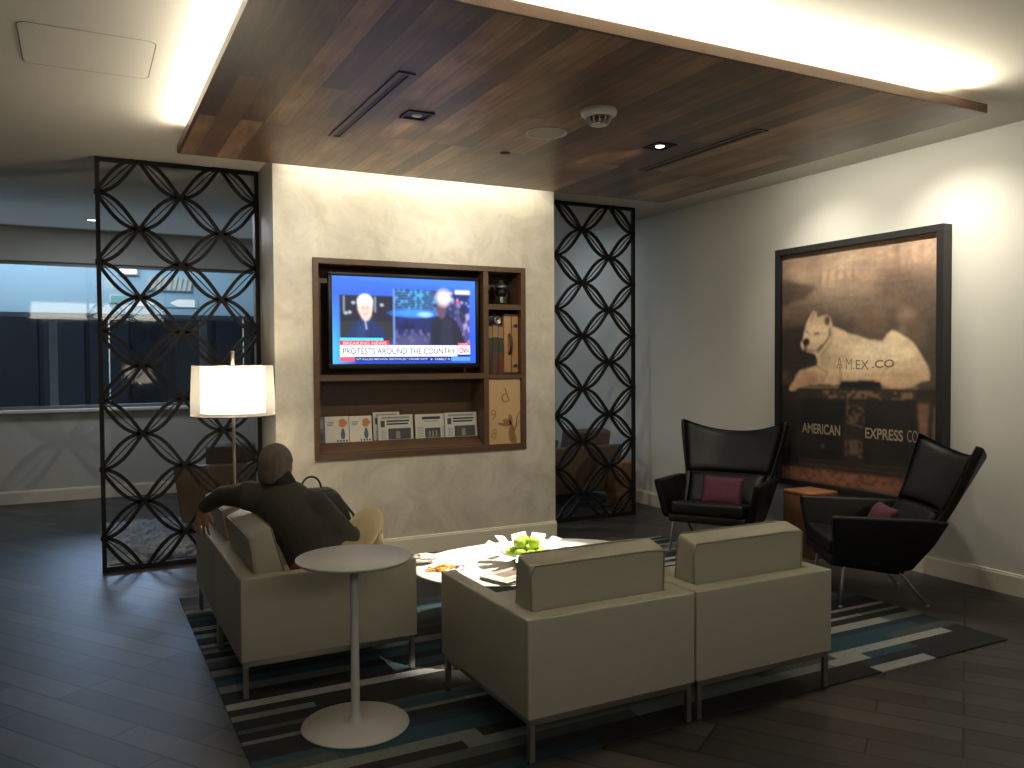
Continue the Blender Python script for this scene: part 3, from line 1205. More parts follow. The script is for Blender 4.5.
def quad(m_, x0, x1, z0, z1, mt, k=1):
    y = -.0006 * k
    m_.raw([(x0, y, z0), (x1, y, z0), (x1, y, z1), (x0, y, z1)], [(0, 1, 2, 3)], mt)


def mag_face(m_, w, h_):
    for k in range(3):
        quad(m_, .018, .075 - k * .006, h_ - .05 - k * .012, h_ - .043 - k * .012, 'inkgrey')
    cx = w * .74
    m_.prism([(cx + .034 * math.cos(a) * (1 + .2 * math.cos(5 * a)), h_ - .055 + .036 * math.sin(a)) for a in np.linspace(0, 2 * PI, 21)[:-1]],
             .0006, .001, 'mag_orange', frame((0, 0, 0), (1, 0, 0), (0, 0, 1)))
    m_.prism([(cx - .008, h_ - .10), (cx + .008, h_ - .10), (cx + .02, h_ - .15), (cx + .012, h_ - .185), (cx - .012, h_ - .185), (cx - .02, h_ - .15)],
             .0006, .001, 'mag_blue', frame((0, 0, 0), (1, 0, 0), (0, 0, 1)))
    for k in range(4):
        quad(m_, w * .48 + k * w * .125, w * .48 + k * w * .125 + w * .07, .006, .022, 'ink')


def news_face(head):
    def fn(m_, w, h_):
        if head == 'tab':
            quad(m_, w * .22, w * .80, h_ - .045, h_ - .022, 'ink')
            quad(m_, w * .30, w * .72, h_ - .065, h_ - .058, 'inkgrey')
            for k in range(7):
                quad(m_, w * .05, w * .26, .012 + k * .013, .017 + k * .013, 'inkgrey')
                quad(m_, w * .84, w * .96, .012 + k * .013, .017 + k * .013, 'inkgrey')
            quad(m_, w * .30, w * .80, .004, h_ * .42, 'photo_grey', 2)
            for k in range(3):
                quad(m_, w * (.42 + k * .11), w * (.47 + k * .11), .008, h_ * .3, 'inkgrey', 3)
        else:
            quad(m_, w * .10, w * .90, h_ - .028, h_ - .014, 'inkgrey')
            quad(m_, w * .06, w * .94, h_ - .0335, h_ - .032, 'ink')
            quad(m_, w * .24, w * .90, h_ - .058, h_ - .044, 'ink')
            quad(m_, w * .24, w * .86, h_ - .082, h_ - .068, 'ink')
            quad(m_, w * .07, w * .19, h_ - .10, h_ - .046, 'photo_grey', 2)
            for k in range(6):
                quad(m_, w * .07, w * .22, .01 + k * .013, .015 + k * .013, 'inkgrey')
            quad(m_, w * .28, w * .93, .004, h_ * .46, 'photo_grey', 2)
            quad(m_, w * .5, w * .62, .01, h_ * .34, 'inkgrey', 3)
    return fn


def blue_face(m_, w, h_):
    quad(m_, w * .2, w * .8, h_ * .55, h_ * .9, 'inkgrey')
    quad(m_, w * .3, w * .7, h_ * .1, h_ * .4, 'photo_grey', 2)


ZL = .947
leaning('magazine', 'dark slate blue magazine standing at the far left of the cabinet ledge', 'magazine', 1.69, 1.752, ZL, 1.162, 6.630, blue_face, .006, group='reading matter on the cabinet ledge', front='mag_blue')
leaning('magazine', 'white magazine with an orange figure on its cover, left of its twin', 'magazine', 1.755, 1.952, ZL, 1.16, 6.636, mag_face, .006, group='reading matter on the cabinet ledge', front='mag_white')
leaning('magazine', 'white magazine with an orange figure on its cover, beside the first folded newspaper', 'magazine', 1.956, 2.146, ZL, 1.158, 6.634, mag_face, .006, group='reading matter on the cabinet ledge', front='mag_white')
leaning('newspaper', 'newspaper peeking out behind the first folded newspaper on the ledge', 'newspaper', 2.168, 2.40, ZL, 1.18, 6.662, news_face('a'), .02, group='reading matter on the cabinet ledge')
leaning('newspaper', 'folded newspaper with a dark photo, right next to the two white magazines', 'newspaper', 2.20, 2.508, ZL, 1.155, 6.634, news_face('a'), .022, group='reading matter on the cabinet ledge')
leaning('newspaper', 'folded tabloid with a bold black title in the middle of the ledge row', 'newspaper', 2.53, 2.815, ZL, 1.152, 6.636, news_face('tab'), .02, group='reading matter on the cabinet ledge')
leaning('newspaper', 'folded newspaper at the right end of the ledge, below the television corner', 'newspaper', 2.795, 3.098, ZL, 1.158, 6.612, news_face('a'), .018, group='reading matter on the cabinet ledge')

# lantern on the small top shelf
t = thing('lantern', 'small black lantern with a silver cap on the top cabinet shelf', 'lantern', (3.33, 6.60, 2.0955))
mb = MB()
mb.lathe([(0, 0), (.05, 0), (.05, .012), (.042, .02), (0, .02)], 'black_metal', 20)
mb.done('base', t)
mb = MB()
mb.lathe([(.034, .02), (.036, .06), (.036, .075), (0, .075)], 'silver', 20)
mb.done('fuel_tank', t)
mb = MB()
mb.lathe([(.036, .075), (.05, .10), (.05, .13), (.036, .15), (0, .15)], 'black_plastic', 20)
for k in range(4):
    a = PI / 4 + k * PI / 2
    mb.tube([(.05 * math.cos(a), .05 * math.sin(a), .02), (.062 * math.cos(a), .062 * math.sin(a), .09), (.045 * math.cos(a), .045 * math.sin(a), .165)], .004, 'black_metal', 6)
mb.done('globe', t)
mb = MB()
mb.lathe([(0, .15), (.056, .15), (.058, .165), (.035, .19), (.02, .20), (.018, .22), (0, .22)], 'silver', 20)
mb.done('cap', t)

# books
bx = 3.160
for i, (w, hh, c, lb) in enumerate(((.048, .43, 'book_b', 'dark green book with a tan band, next to the cabinet divider'),
                                    (.052, .437, 'book_a', 'maroon book with a tan band, in the middle of the three cabinet books'),
                                    (.050, .43, 'book_a', 'maroon book with a tan band, against the tan suitcase'))):
    t = thing('book', lb, 'book', (bx, 6.53, 1.4845), 0, 'books beside the suitcase')
    mb = MB()
    mb.box(0, w, 0, .006, 0, hh, c, .003, 2)
    mb.box(0, .004, 0, .17, 0, hh, c)
    mb.box(w - .004, w, 0, .17, 0, hh, c)
    mb.done('cover', t)
    mb = MB()
    mb.box(.004, w - .004, .006, .165, .004, hh - .006, 'paper')
    mb.done('pages', t)
    mb = MB()
    mb.box(0.001, w - .001, -.0012, 0, hh - .11, hh - .015, 'book_tan')
    mb.done('spine_band', t)
    mb = MB()
    mb.box(0.001, w - .001, -.0012, 0, hh - .24, hh - .115, 'book_b')
    mb.done('spine_label', t)
    bx += w + .003
t = thing('camera', 'old black camera with a silver lens lying on the books', 'camera', (3.25, 6.60, 1.4845 + .437))
mb = MB()
mb.box(-.068, .068, -.04, .04, 0, .08, 'black_plastic', .008)
mb.box(-.02, .035, -.03, .03, .08, .095, 'black_plastic', .004)
mb.done('body', t)
mb = MB()
mb.lathe([(.034, 0), (.036, .02), (.028, .024), (.02, .014), (0, .012)], 'silver', 24, M=frame((.018, -.04, .038), (1, 0, 0), (0, 0, 1)))
mb.done('lens', t)

# suitcase
t = thing('suitcase', 'small tan vintage suitcase standing on end in the cabinet', 'suitcase', (3.395, 6.53, 1.4845))
mb = MB()
sw, sh = .145 / 2, .53
mb.box(-sw, sw, 0, .20, 0, sh, 'suitcase', .012, 3)
mb.done('shell', t)
mb = MB()
for z in (0, sh - .02):
    mb.box(-sw - .001, sw + .001, -.002, .06, z, z + .02, 'brown_edge', .004)
mb.box(-.004, .004, -.002, .19, .02, sh - .02, 'brown_edge')
mb.done('edge_binding', t)
mb = MB()
mb.tube([(-.02, 0, .18), (-.02, -.03, .20), (-.02, -.045, .265), (-.02, -.03, .33), (-.02, 0, .35)], .013, 'brown_edge', 8)
mb.done('handle', t)
for z in (.08, .43):
    mb = MB()
    mb.box(.012, .06, -.006, 0, z - .02, z + .02, 'silver', .003)
    mb.box(.02, .05, -.012, -.006, z - .008, z + .012, 'brown_edge', .003)
    mb.done('latch', t)

# ------------------------------------------------------------------ framed print on the right wall
PX, PY0, PY1, PZ0, PZ1 = 5.47, 3.851, 5.468, .505, 2.562
t = thing('framed_picture', 'large black framed sepia picture of a white dog on a trunk, on the right wall', 'picture',
          (XR, (PY0 + PY1) / 2, (PZ0 + PZ1) / 2))
pw, ph = PY1 - PY0, PZ1 - PZ0
fr = .055
mb = MB()
for a in ((-pw / 2, pw / 2, -ph / 2, -ph / 2 + fr), (-pw / 2, pw / 2, ph / 2 - fr, ph / 2), (-pw / 2, -pw / 2 + fr, -ph / 2 + fr, ph / 2 - fr),
          (pw / 2 - fr, pw / 2, -ph / 2 + fr, ph / 2 - fr)):
    mb.box(PX - XR, -.001, a[0], a[1], a[2], a[3], 'frame_black', .003, 1)
mb.done('frame', t)
mb = MB()
mb.box(-.06, -.001, -pw / 2 + fr - .005, pw / 2 - fr + .005, -ph / 2 + fr - .005, ph / 2 - fr + .005, 'frame_black')
mb.done('backing_board', t)
p = Painter(190, 245, (112, 84, 60))
n1, n2, n3, n4 = p.noise(4, 5), p.noise(9, 11), p.noise(55, 75), p.noise(12, 70)
asp = 1.29
p.put(np.clip(1.15 - p.v * 2.2, 0, 1), (190, 152, 116), .75)
p.ell(.42, .14, .34, .13, (204, 168, 132), .8, 1.4)
p.ell(.8, .13, .3, .16, (182, 142, 108), .7, 1.4)
p.poly([(0, .10), (.08, .12), (.26, .155), (.16, .20), (0, .23)], (60, 45, 36), .8, 6)
p.put(np.clip((n1 - .45) * 2.5, 0, 1) * (p.v < .6), (92, 70, 52), .65)
p.ell(.66, .36, .5, .17, (62, 52, 42), .8, 1.2)
p.ell(.10, .42, .28, .22, (34, 28, 24), .9, 1.2)
p.ell(.92, .45, .2, .25, (70, 58, 44), .8, 1.2)
p.ell(.72, .25, .2, .06, (122, 94, 68), .6, 1.4)
p.ell(.82, .30, .05, .03, (150, 120, 90), .6, 1.)
p.ell(.80, .36, .035, .025, (136, 110, 82), .6, 1.)
p.put(np.clip((n2 - .55) * 3, 0, 1) * (p.v < .55), (140, 104, 74), .35)
for k in range(5):
    p.ell(.28 + k * .055, .115, .012, .03, (120, 86, 62), .4, 1.2)
    p.ell(.66 + k * .07, .06, .018, .035, (210, 170, 128), .4, 1.2)
# ground and trunk
p.rect(0, .58, 1, 1, (30, 24, 19), 1, 3)
p.poly([(.07, .945), (.82, .935), (1, .93), (1, 1), (0, 1), (0, .95)], (146, 88, 52), 1, 3)
p.put((p.v > .93) * np.clip((n3 - .5) * 3, 0, 1), (90, 52, 32), .7)
p.rect(.885, .6, 1, .95, (46, 37, 29), 1, 3)
p.poly([(.888, .64), (.95, .635), (.942, .755), (.90, .77)], (132, 92, 58), .9, 2)
p.poly([(.975, .645), (1, .645), (1, .80), (.972, .77)], (132, 92, 58), .9, 2)
p.poly([(.90, .77), (.96, .76), (.93, .90), (.90, .92)], (38, 30, 24), .9, 3)
p.poly([(.126, .591), (.885, .583), (.835, .925), (.128, .935)], (36, 30, 24), 1, 1)
p.poly([(.12, .589), (.89, .58), (.885, .625), (.125, .638)], (52, 41, 31), 1, 1)
p.line([(.12, .589), (.89, .578)], .005, (150, 116, 76), .9, asp)
p.line([(.12, .640), (.885, .628)], .004, (20, 17, 14), .9, asp)
m = p.pmask([(.30, .60), (.87, .595), (.865, .625), (.30, .632)], 1)
p.put(m * np.clip((n3 - .55) * 5, 0, 1), (150, 116, 66), .8)
p.poly([(.140, .645), (.440, .637), (.437, .90), (.141, .908)], (21, 19, 17), 1, 1)
p.poly([(.578, .636), (.880, .628), (.836, .893), (.574, .903)], (21, 19, 17), 1, 1)
p.line([(.140, .905), (.437, .898)], .004, (70, 52, 36), .9, asp)
p.line([(.574, .900), (.836, .890)], .004, (70, 52, 36), .9, asp)
p.poly([(.455, .64), (.57, .636), (.567, .905), (.452, .905)], (44, 34, 26), 1, 1)
m = p.pmask([(.462, .66), (.572, .655), (.574, .73), (.465, .73)], 1) + p.pmask([(.452, .80), (.566, .80), (.566, .87), (.452, .87)], 1)
p.put(np.clip(m, 0, 1) * np.clip((n3 - .4) * 3, 0, 1), (128, 92, 60), .8)
p.line([(.46, .73), (.57, .745)], .004, (120, 86, 56), .7, asp)
p.line([(.468, .61), (.464, .70)], .003, (120, 90, 60), .8, asp)
p.line([(.13, .925), (.83, .915)], .006, (72, 50, 34), .9, asp)
p.ell(.30, .84, .012, .01, (90, 70, 48), .8, .8)
# dog
DOG = [(240, 257), (259, 269), (253, 284), (302, 282), (327, 278), (351, 291), (363, 321), (369, 329), (434, 345), (469, 361), (537, 373),
       (614, 393), (689, 394), (710, 370), (740, 355), (771, 362), (812, 380), (861, 404), (891, 435), (920, 468), (944, 501), (953, 527),
       (949, 547), (911, 551), (863, 572), (803, 580), (722, 578), (685, 572), (669, 554), (583, 552), (424, 556), (412, 569), (377, 575),
       (304, 571), (217, 576), (139, 585), (87, 606), (53, 605), (60, 587), (87, 567), (106, 539), (139, 515), (191, 507), (254, 496),
       (264, 481), (247, 443), (210, 435), (178, 430), (152, 422), (138, 399), (158, 376), (164, 349), (177, 319), (196, 289), (215, 271), (230, 258)]
DOG = [(a / 1000, b / 1000) for a, b in DOG]
p.rect(.41, .545, .68, .592, (24, 20, 17), 1, 2)
m = p.pmask(DOG, 1)
p.put(m, (226, 190, 138))
p.put(m * np.clip(1 - np.hypot((p.u - .62) / .3, (p.v - .44) / .12), 0, 1), (244, 216, 166), .9)
p.put(m * np.clip((p.v - .49) * 12, 0, 1), (202, 150, 100), .7)
p.put(m * np.clip(1 - np.hypot((p.u - .2) / .14, (p.v - .55) / .05), 0, 1), (176, 116, 76), .8)
p.put(m * np.clip(1 - np.hypot((p.u - .31) / .06, (p.v - .47) / .06), 0, 1), (190, 146, 100), .6)
p.put(m * np.clip((n2 - .5) * 2, 0, 1), (206, 164, 112), .25)
p.line([(.412, .50), (.425, .53), (.418, .565)], .006, (150, 108, 74), .7, asp)
p.line([(.672, .554), (.70, .505), (.78, .478)], .006, (196, 150, 104), .7, asp)
p.line([(.254, .496), (.33, .52), (.30, .565)], .006, (170, 122, 84), .6, asp)
p.line([(.345, .339), (.347, .36), (.330, .384), (.262, .437)], .006, (92, 70, 52), .9, asp)
p.line([(.36, .33), (.352, .40), (.29, .448)], .007, (168, 128, 88), .6, asp)
p.ell(.327, .302, .019, .021, (110, 78, 56), .9, .6)
p.ell(.333, .304, .010, .014, (60, 42, 32), .9, .6)
p.line([(.24, .258), (.228, .285), (.215, .30)], .006, (170, 126, 90), .8, asp)
p.ell(.180, .392, .025, .019, (18, 15, 14), 1, .3)
p.ell(.175, .418, .012, .016, (50, 38, 30), .9, .6)
p.line([(.190, .423), (.23, .432), (.262, .424), (.293, .405)], .005, (84, 58, 44), .9, asp)
p.line([(.246, .356), (.268, .353)], .006, (96, 68, 50), .9, asp)
p.line([(.180, .345), (.190, .347)], .005, (110, 80, 60), .8, asp)
p.put(m * np.clip(1 - np.hypot((p.u - .22) / .06, (p.v - .42) / .035), 0, 1), (200, 156, 112), .6)
p.soften(1)
n5 = p.rng.random(p.u.shape)
p.put(np.clip((n2 - .3) * 1.2, 0, 1), (84, 66, 50), .22)
p.im *= (1 - .14 * (n5 - .5))[..., None]
p.im *= (1 - .25 * (n4 - .5))[..., None]
p.im *= (1 - .20 * (n3 - .5))[..., None]
lum = p.im.mean(-1, keepdims=True)
p.im = np.clip((lum + (p.im - lum) * .82) * 1.14, 0, 1)
IW, IH = pw - 2 * fr, ph - 2 * fr
PR = frame((-.0615, IW / 2, IH / 2), (0, -1, 0), (0, 0, 1))
prn = p.mesh('print', col_mat('sepia_print', 0, .7), PR, IW, IH, t)


def ptx(name, body, m_, u0, u1, vb, vt, du=0., bold=0.):
    mb = MB()
    o_ = Vector((-.0625, IW / 2 - u0 * IW, IH / 2 - vb * IH))
    mb.text(body, m_, frame(o_, (0, -1, du), (0, 0, 1)), (u1 - u0) * IW, (vb - vt) * IH, bold)
    mb.done(name, prn)


ptx('trunk_lettering', 'AMERICAN', 'paint_cream', .153, .42, .789, .745, .0, .02)
ptx('trunk_lettering', 'EXPRESS', 'paint_cream', .582, .808, .788, .744, .0, .02)
ptx('trunk_lettering', 'CO', 'paint_cream', .832, .89, .787, .742, .0, -.005)
ptx('dog_lettering', 'A M', 'paint_brown', .395, .495, .504, .459, -.08, -.01)
ptx('dog_lettering', '.EX', 'paint_brown', .503, .602, .508, .470, -.02, .0)
ptx('dog_lettering', '.CO', 'paint_brown', .622, .755, .504, .472, .04, .02)


# ------------------------------------------------------------------ rug
RX0, RX1, RY0, RY1 = .575, 4.645, 2.855, 6.03
RC = {'k': (.009, .009, .010), 'd': (.012, .012, .014), 'm': (.018, .012, .013), 't': (.016, .055, .078), 'b': (.009, .026, .040),
      'g': (.055, .064, .062), 'w': (.30, .30, .285), 's': (.15, .165, .16)}
for k_, c_ in RC.items():
    MT['rug_' + k_] = mat('rug_wool_' + k_, c_, .95, noise=.25, nscale=30, bump=.25, bscale=220)
fixed = [(.075, [(.0, 'b'), (1.9, 'd'), (3.60, 'w'), (4.02, 'd')]),
         (.085, [(0, 'k'), (1.6, 'd'), (3.35, 'm'), (3.62, 'b'), (3.75, 'd')]),
         (.075, [(0, 't'), (.8, 'g'), (2.2, 's'), (3.45, 'w'), (3.72, 't'), (4.1, 'd')]),
         (.075, [(0, 'd'), (1.4, 's'), (3.0, 'g'), (3.55, 'w'), (4.50, 'd')]),
         (.085, [(0, 's'), (1.5, 'k'), (2.5, 't'), (4.1, 'g')]),
         (.08, [(0, 'g'), (.9, 't'), (2.0, 'b'), (3.5, 't'), (4.45, 'b')]),
         (.06, [(0, 't'), (1.7, 'g'), (3.4, 'b')]),
         (.085, [(0, 'k'), (1.2, 'b'), (2.6, 's'), (3.62, 'w'), (4.35, 's')]),
         (.075, [(0, 'd'), (2.9, 'k')]),
         (.035, [(0, 's'), (1.6, 'w'), (4.3, 's')]),
         (.08, [(0, 'k'), (.9, 't'), (2.0, 'k')]),
         (.04, [(0, 'g'), (1.8, 's'), (3.1, 'w')]),
         (.10, [(0, 'k'), (3.2, 'b'), (3.9, 'k')]),
         (.06, [(0, 's'), (.95, 'd'), (1.9, 'b')])]
mb = MB()
y = RY0
rr = random.Random(12)
row = 0
while y < RY1 - .001:
    if row < len(fixed):
        hgt, segs = fixed[row]
        segs = [(max(RX0, a), c) for a, c in segs]
    else:
        hgt = rr.choice((.035, .05, .06, .075, .09))
        segs, x = [], RX0
        last = None
        while x < RX1:
            c = rr.choice('kkddbbttgsswm' if row % 2 else 'kkkddbtgsw')
            if c != last:
                segs.append((x, c))
            last = c
            x += rr.uniform(.5, 1.7)
    if RY1 - y - hgt < .02:
        hgt = RY1 - y
    segs[0] = (RX0, segs[0][1])
    for i, (a, c) in enumerate(segs):
        b = segs[i + 1][0] if i + 1 < len(segs) else RX1
        mb.box(a, b, y, y + hgt, .0005, .007, 'rug_' + c)
    y += hgt
    row += 1
rug = mb.done('rug')
tag(rug, 'striped wool rug in charcoal, teal and off white under the seating group', 'rug')

mb = MB()
SHX0, SHX1, SHY0, SHY1 = .16, 2.9, 7.32, 9.1
rr = random.Random(4)
nx, ny = 110, 72
vs, fs = [], []
for j in range(ny + 1):
    for i in range(nx + 1):
        e_ = 0 if (i in (0, nx) or j in (0, ny)) else 1
        vs.append((SHX0 + (SHX1 - SHX0) * i / nx + rr.uniform(-.008, .008) * e_, SHY0 + (SHY1 - SHY0) * j / ny + rr.uniform(-.008, .008) * e_,
                   .002 + e_ * rr.uniform(.01, .045)))
for j in range(ny):
    for i in range(nx):
        a = j * (nx + 1) + i
        fs.append((a, a + 1, a + nx + 2, a + nx + 1))
mb.raw(vs, fs, 'shag')
tag(mb.done('shag_rug'), 'grey shag rug on the floor behind the left lattice screen', 'rug')
MT['rug_teal'] = mat('flat_rug_teal', (.06, .10, .13), .95, noise=.3, nscale=20)
mb = MB()
mb.box(3.9, 5.45, 7.9, 9.9, .0005, .012, 'rug_teal', .004, 1)
mb.box(3.9, 5.45, 8.3, 8.5, .001, .0125, 'rug_g')
tag(mb.done('flat_rug'), 'teal rug on the floor behind the right lattice screen', 'rug')


# ------------------------------------------------------------------ cream lounge chairs
def lounge_chair(leather, pipe, metal, label, taper=0.):
    """boxy lounge chair .80 x .80, front towards -Y, origin at the floor centre"""
    r = thing('lounge_chair', label, 'armchair')
    W2 = .4165
    zt, zb = .578, .178
    mb = MB()
    mb.prism([(-W2, .44), (-W2, -.44), (-W2 + .075, -.44), (-W2 + .075, .345), (W2 - .075, .345), (W2 - .075, -.44), (W2, -.44), (W2, .44)],
             zb, zt, leather, None, .008)
    mb.done('back_and_arm_shell', r)
    mb = MB()
    mb.box(-W2 + .076, W2 - .076, -.415, .339, zb, .315, leather, .006, 2)
    mb.done('seat_base', r)
    mb = MB()
    mb.box(-W2 + .078, W2 - .078, -.425, .335, .316, .445, leather, .025, 4)
    mb.done('seat_cushion', r)
    # back cushion, leaning
    mb = MB()
    x2 = .334
    corners = {(sx, sy, sz): Vector(((x2 + (.010 if sz else 0)) * (1 if sx else -1),
                                     ((.326 if sz else .322) if sy else (.214 if sz else .17)), (.757 if sy else .787) if sz else .447))
               for sx in (False, True) for sy in (False, True) for sz in (False, True)}
    sub = bmesh.new()
    bmesh.ops.create_cube(sub, size=1)
    for v in sub.verts:
        v.co = corners[(v.co.x > 0, v.co.y > 0, v.co.z > 0)]
    bmesh.ops.bevel(sub, geom=sub.edges[:], offset=.016, segments=3, affect='EDGES', profile=.5)
    mb.take(sub, leather, None, True)
    bc = mb.done('back_cushion', r)
    mb = MB()
    ins = Vector((0, 0, 0))
    cen = sum(corners.values(), Vector()) / 8
    for yy in (True, False):
        loop = [corners[k] for k in ((False, yy, False), (True, yy, False), (True, yy, True), (False, yy, True))]
        loop = [cen + (c - cen) * .986 for c in loop]
        pts = []
        for i in range(4):
            a, b = loop[i], loop[(i + 1) % 4]
            for k in range(6):
                pts.append(a.lerp(b, k / 6 + .03))
        mb.tube(pts, .0045, pipe, 6, True)
    mb.done('piping', bc)
    mb = MB()
    fz0, fz1 = .152, .177
    W3 = W2 - .012
    for a in ((-W3, W3, -.43, -.404), (-W3, W3, .404, .43), (-W3, -W3 + .026, -.404, .404), (W3 - .026, W3, -.404, .404)):
        mb.box(*a, fz0, fz1, metal, .001, 1)
    mb.done('base_frame', r)
    for x in (-1, 1):
        for y_ in (-1, 1):
            mb = MB()
            a, b = sorted((x * W3, x * (W3 - .024)))
            c, d = sorted((y_ * .43, y_ * .406))
            mb.box(a, b, c, d, .004, fz0, metal, .001, 1)
            mb.box(a + .004, b - .004, c + .004, d - .004, 0, .004, 'black_plastic')
            mb.done('leg', r)
    return r


GL = 'cream leather lounge chairs'
ch0 = lounge_chair('cream', 'creampipe', 'chrome', '')
# front pair seen from behind (fronts towards +Y)
place(ch0, (1.954, 3.274, .0072), PI, 'cream leather lounge chair seen from behind, beside the white side table and front right chair', GL)
c = copy_tree(ch0)
place(c, (2.797, 3.274, .0072), PI, 'cream leather lounge chair seen from behind, the right one of the front pair', GL)
ch0['label'] = 'cream leather lounge chair seen from behind, the left one of the front pair'
c = copy_tree(ch0)
place(c, (1.092, 4.44, .0072), PI / 2, 'cream leather lounge chair in which the man sits, behind the round side table', GL)
c = copy_tree(ch0)
place(c, (1.092, 5.275, .0072), PI / 2, 'cream leather lounge chair holding the black bag, beyond the seated man', GL)

for o in bpy.data.objects:
    if o.name.startswith('back_cushion') and o.parent and o.parent.name.startswith('lounge_chair'):
        if abs(o.parent.rotation_euler.z - PI) > .1:       # these lean back a little more
            th = -.14
            o.rotation_euler.x = th
            o.location = (0, .315 + .018 - (.315 * math.cos(th) - .447 * math.sin(th)), .447 - (.315 * math.sin(th) + .447 * math.cos(th)))

# ------------------------------------------------------------------ side table
t = thing('side_table', 'round pale grey pedestal side table in front of the man\'s lounge chair', 'side table', (1.05, 3.525, .0072))
mb = MB()
mb.lathe([(0, 0), (.228, 0), (.234, .004), (.232, .010), (.06, .016), (.035, .022), (.022, .045), (.019, .08)], 'grey_laq', 64)
mb.done('base', t)
mb = MB()
mb.lathe([(.019, .075), (.0185, .40), (.019, .72), (.03, .728)], 'grey_laq', 28)
mb.done('pedestal', t)
mb = MB()
mb.lathe([(0, .728), (.238, .728), (.249, .738), (.2495, .742), (.247, .744), (0, .744)], 'grey_laq', 72)
mb.done('tabletop', t)

# ------------------------------------------------------------------ coffee table
TCX, TCY, TZ = 2.42, 4.40, .40
t = thing('coffee_table', 'oval white coffee table in the middle of the rug', 'coffee table', (TCX, TCY, .0072))
A_, B_ = .745, .525


def ellipse(a, b, n=72, pw_=2.15):
    pts = []
    for k in range(n):
        th = 2 * PI * k / n
        cx, sx = math.cos(th), math.sin(th)
        pts.append((a * math.copysign(abs(cx) ** (2 / pw_), cx), b * math.copysign(abs(sx) ** (2 / pw_), sx)))
    return pts


mb = MB()
e1 = ellipse(A_, B_)
zt = TZ - .012
rings = [(.93, zt - .022), (.985, zt - .010), (1.0, zt - .004), (.997, zt)]
vs = []
for s_, z in rings:
    vs += [(x * s_, y_ * s_, z) for x, y_ in e1]
n = len(e1)
fs = [tuple(range(n))[::-1], tuple(range(3 * n, 4 * n))]
for j in range(3):
    fs += [(j * n + i, j * n + (i + 1) % n, (j + 1) * n + (i + 1) % n, (j + 1) * n + i) for i in range(n)]
mb.raw(vs, fs, 'white_laq', smooth=False)
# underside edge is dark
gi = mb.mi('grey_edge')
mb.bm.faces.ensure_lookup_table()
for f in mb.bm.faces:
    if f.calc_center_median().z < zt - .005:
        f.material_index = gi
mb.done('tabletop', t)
mb = MB()
mb.lathe([(0, 0), (.30, 0), (.305, .008), (.10, .02), (.05, .04), (.04, .10), (.04, .32), (.12, zt - .022), (0, zt - .022)], 'white_laq', 48)
mb.done('pedestal', t)

# bowl with square petals and apples
BC = (2.35, 4.345)
t = thing('fruit_bowl', 'fruit bowl with a ring of square white petals holding green apples on the coffee table', 'bowl', (BC[0], BC[1], TZ))
mb = MB()
mb.lathe([(0, .003), (.07, .003), (.075, .0), (.078, .004), (.12, .035), (.15, .065), (.153, .068), (.148, .069), (.115, .042), (.07, .010), (0, .009)],
         'bowlglass', 40)
mb.done('dish', t)
rr = random.Random(3)
for k in range(11):
    a = 2 * PI * k / 11 + .15
    fr_ = .5 - .5 * math.cos(a - math.atan2(.89, .46))
    tl = .35 + rr.uniform(-.1, .1) + 2.0 * fr_
    tw = rr.uniform(-.35, .35)
    M = Matrix.Rotation(a, 4, 'Z') @ Matrix.Translation((.148, 0, .060)) @ Matrix.Rotation(PI / 2 - .72 - tl * .4, 4, 'Y').inverted() @ Matrix.Rotation(tw, 4, 'X')
    mb = MB()
    mb.box(-.01, .108, -.046, .046, -.002, .002, 'porcelain', .0015, 1, M)
    mb.done('petal', t)
ap = thing('apple', '', 'apple', (0, 0, 0), 0, 'green apples in the bowl')
mb = MB()
prof = []
for k in range(17):
    th = -PI / 2 + PI * k / 16
    r_ = .037 * math.cos(th) ** .85 if abs(math.cos(th)) > 1e-6 else 0
    z_ = .034 * math.sin(th) - (.010 * math.exp(-(r_ / .012) ** 2) if th > 0 else -.006 * math.exp(-(r_ / .010) ** 2))
    prof.append((max(r_, 0.0), z_ + .033))
mb.lathe(prof, 'apple', 24)
mb.done('flesh', ap)
mb = MB()
mb.tube([(0, 0, .052), (.001, 0, .064), (.005, 0, .074)], .0016, 'stem', 6)
mb.done('stem', ap)
apples = [(-.068, -.039, .028), (0, -.078, .026), (.068, -.039, .028), (.068, .039, .030), (0, .078, .028), (-.068, .039, .028),
          (-.041, -.012, .088), (.040, -.028, .088), (.006, .050, .088)]
al = ['green apple at the front left of the bowl, nearest the newspaper', 'green apple low at the front right of the bowl',
      'green apple at the right rim of the bowl', 'green apple at the back right of the bowl, behind the pile',
      'green apple at the back left of the bowl by the white petals', 'green apple at the left rim of the bowl',
      'green apple on top of the pile, the left one', 'green apple on top of the pile, the right one', 'green apple on top of the pile, the rear one']
for i, (x, y_, z) in enumerate(apples):
    o = ap if i == 0 else copy_tree(ap)
    o.location = (BC[0] + x, BC[1] + y_, TZ + z)
    o.rotation_euler = (rr.uniform(-.4, .4), rr.uniform(-.4, .4), rr.uniform(0, 6))
    o['label'] = al[i]

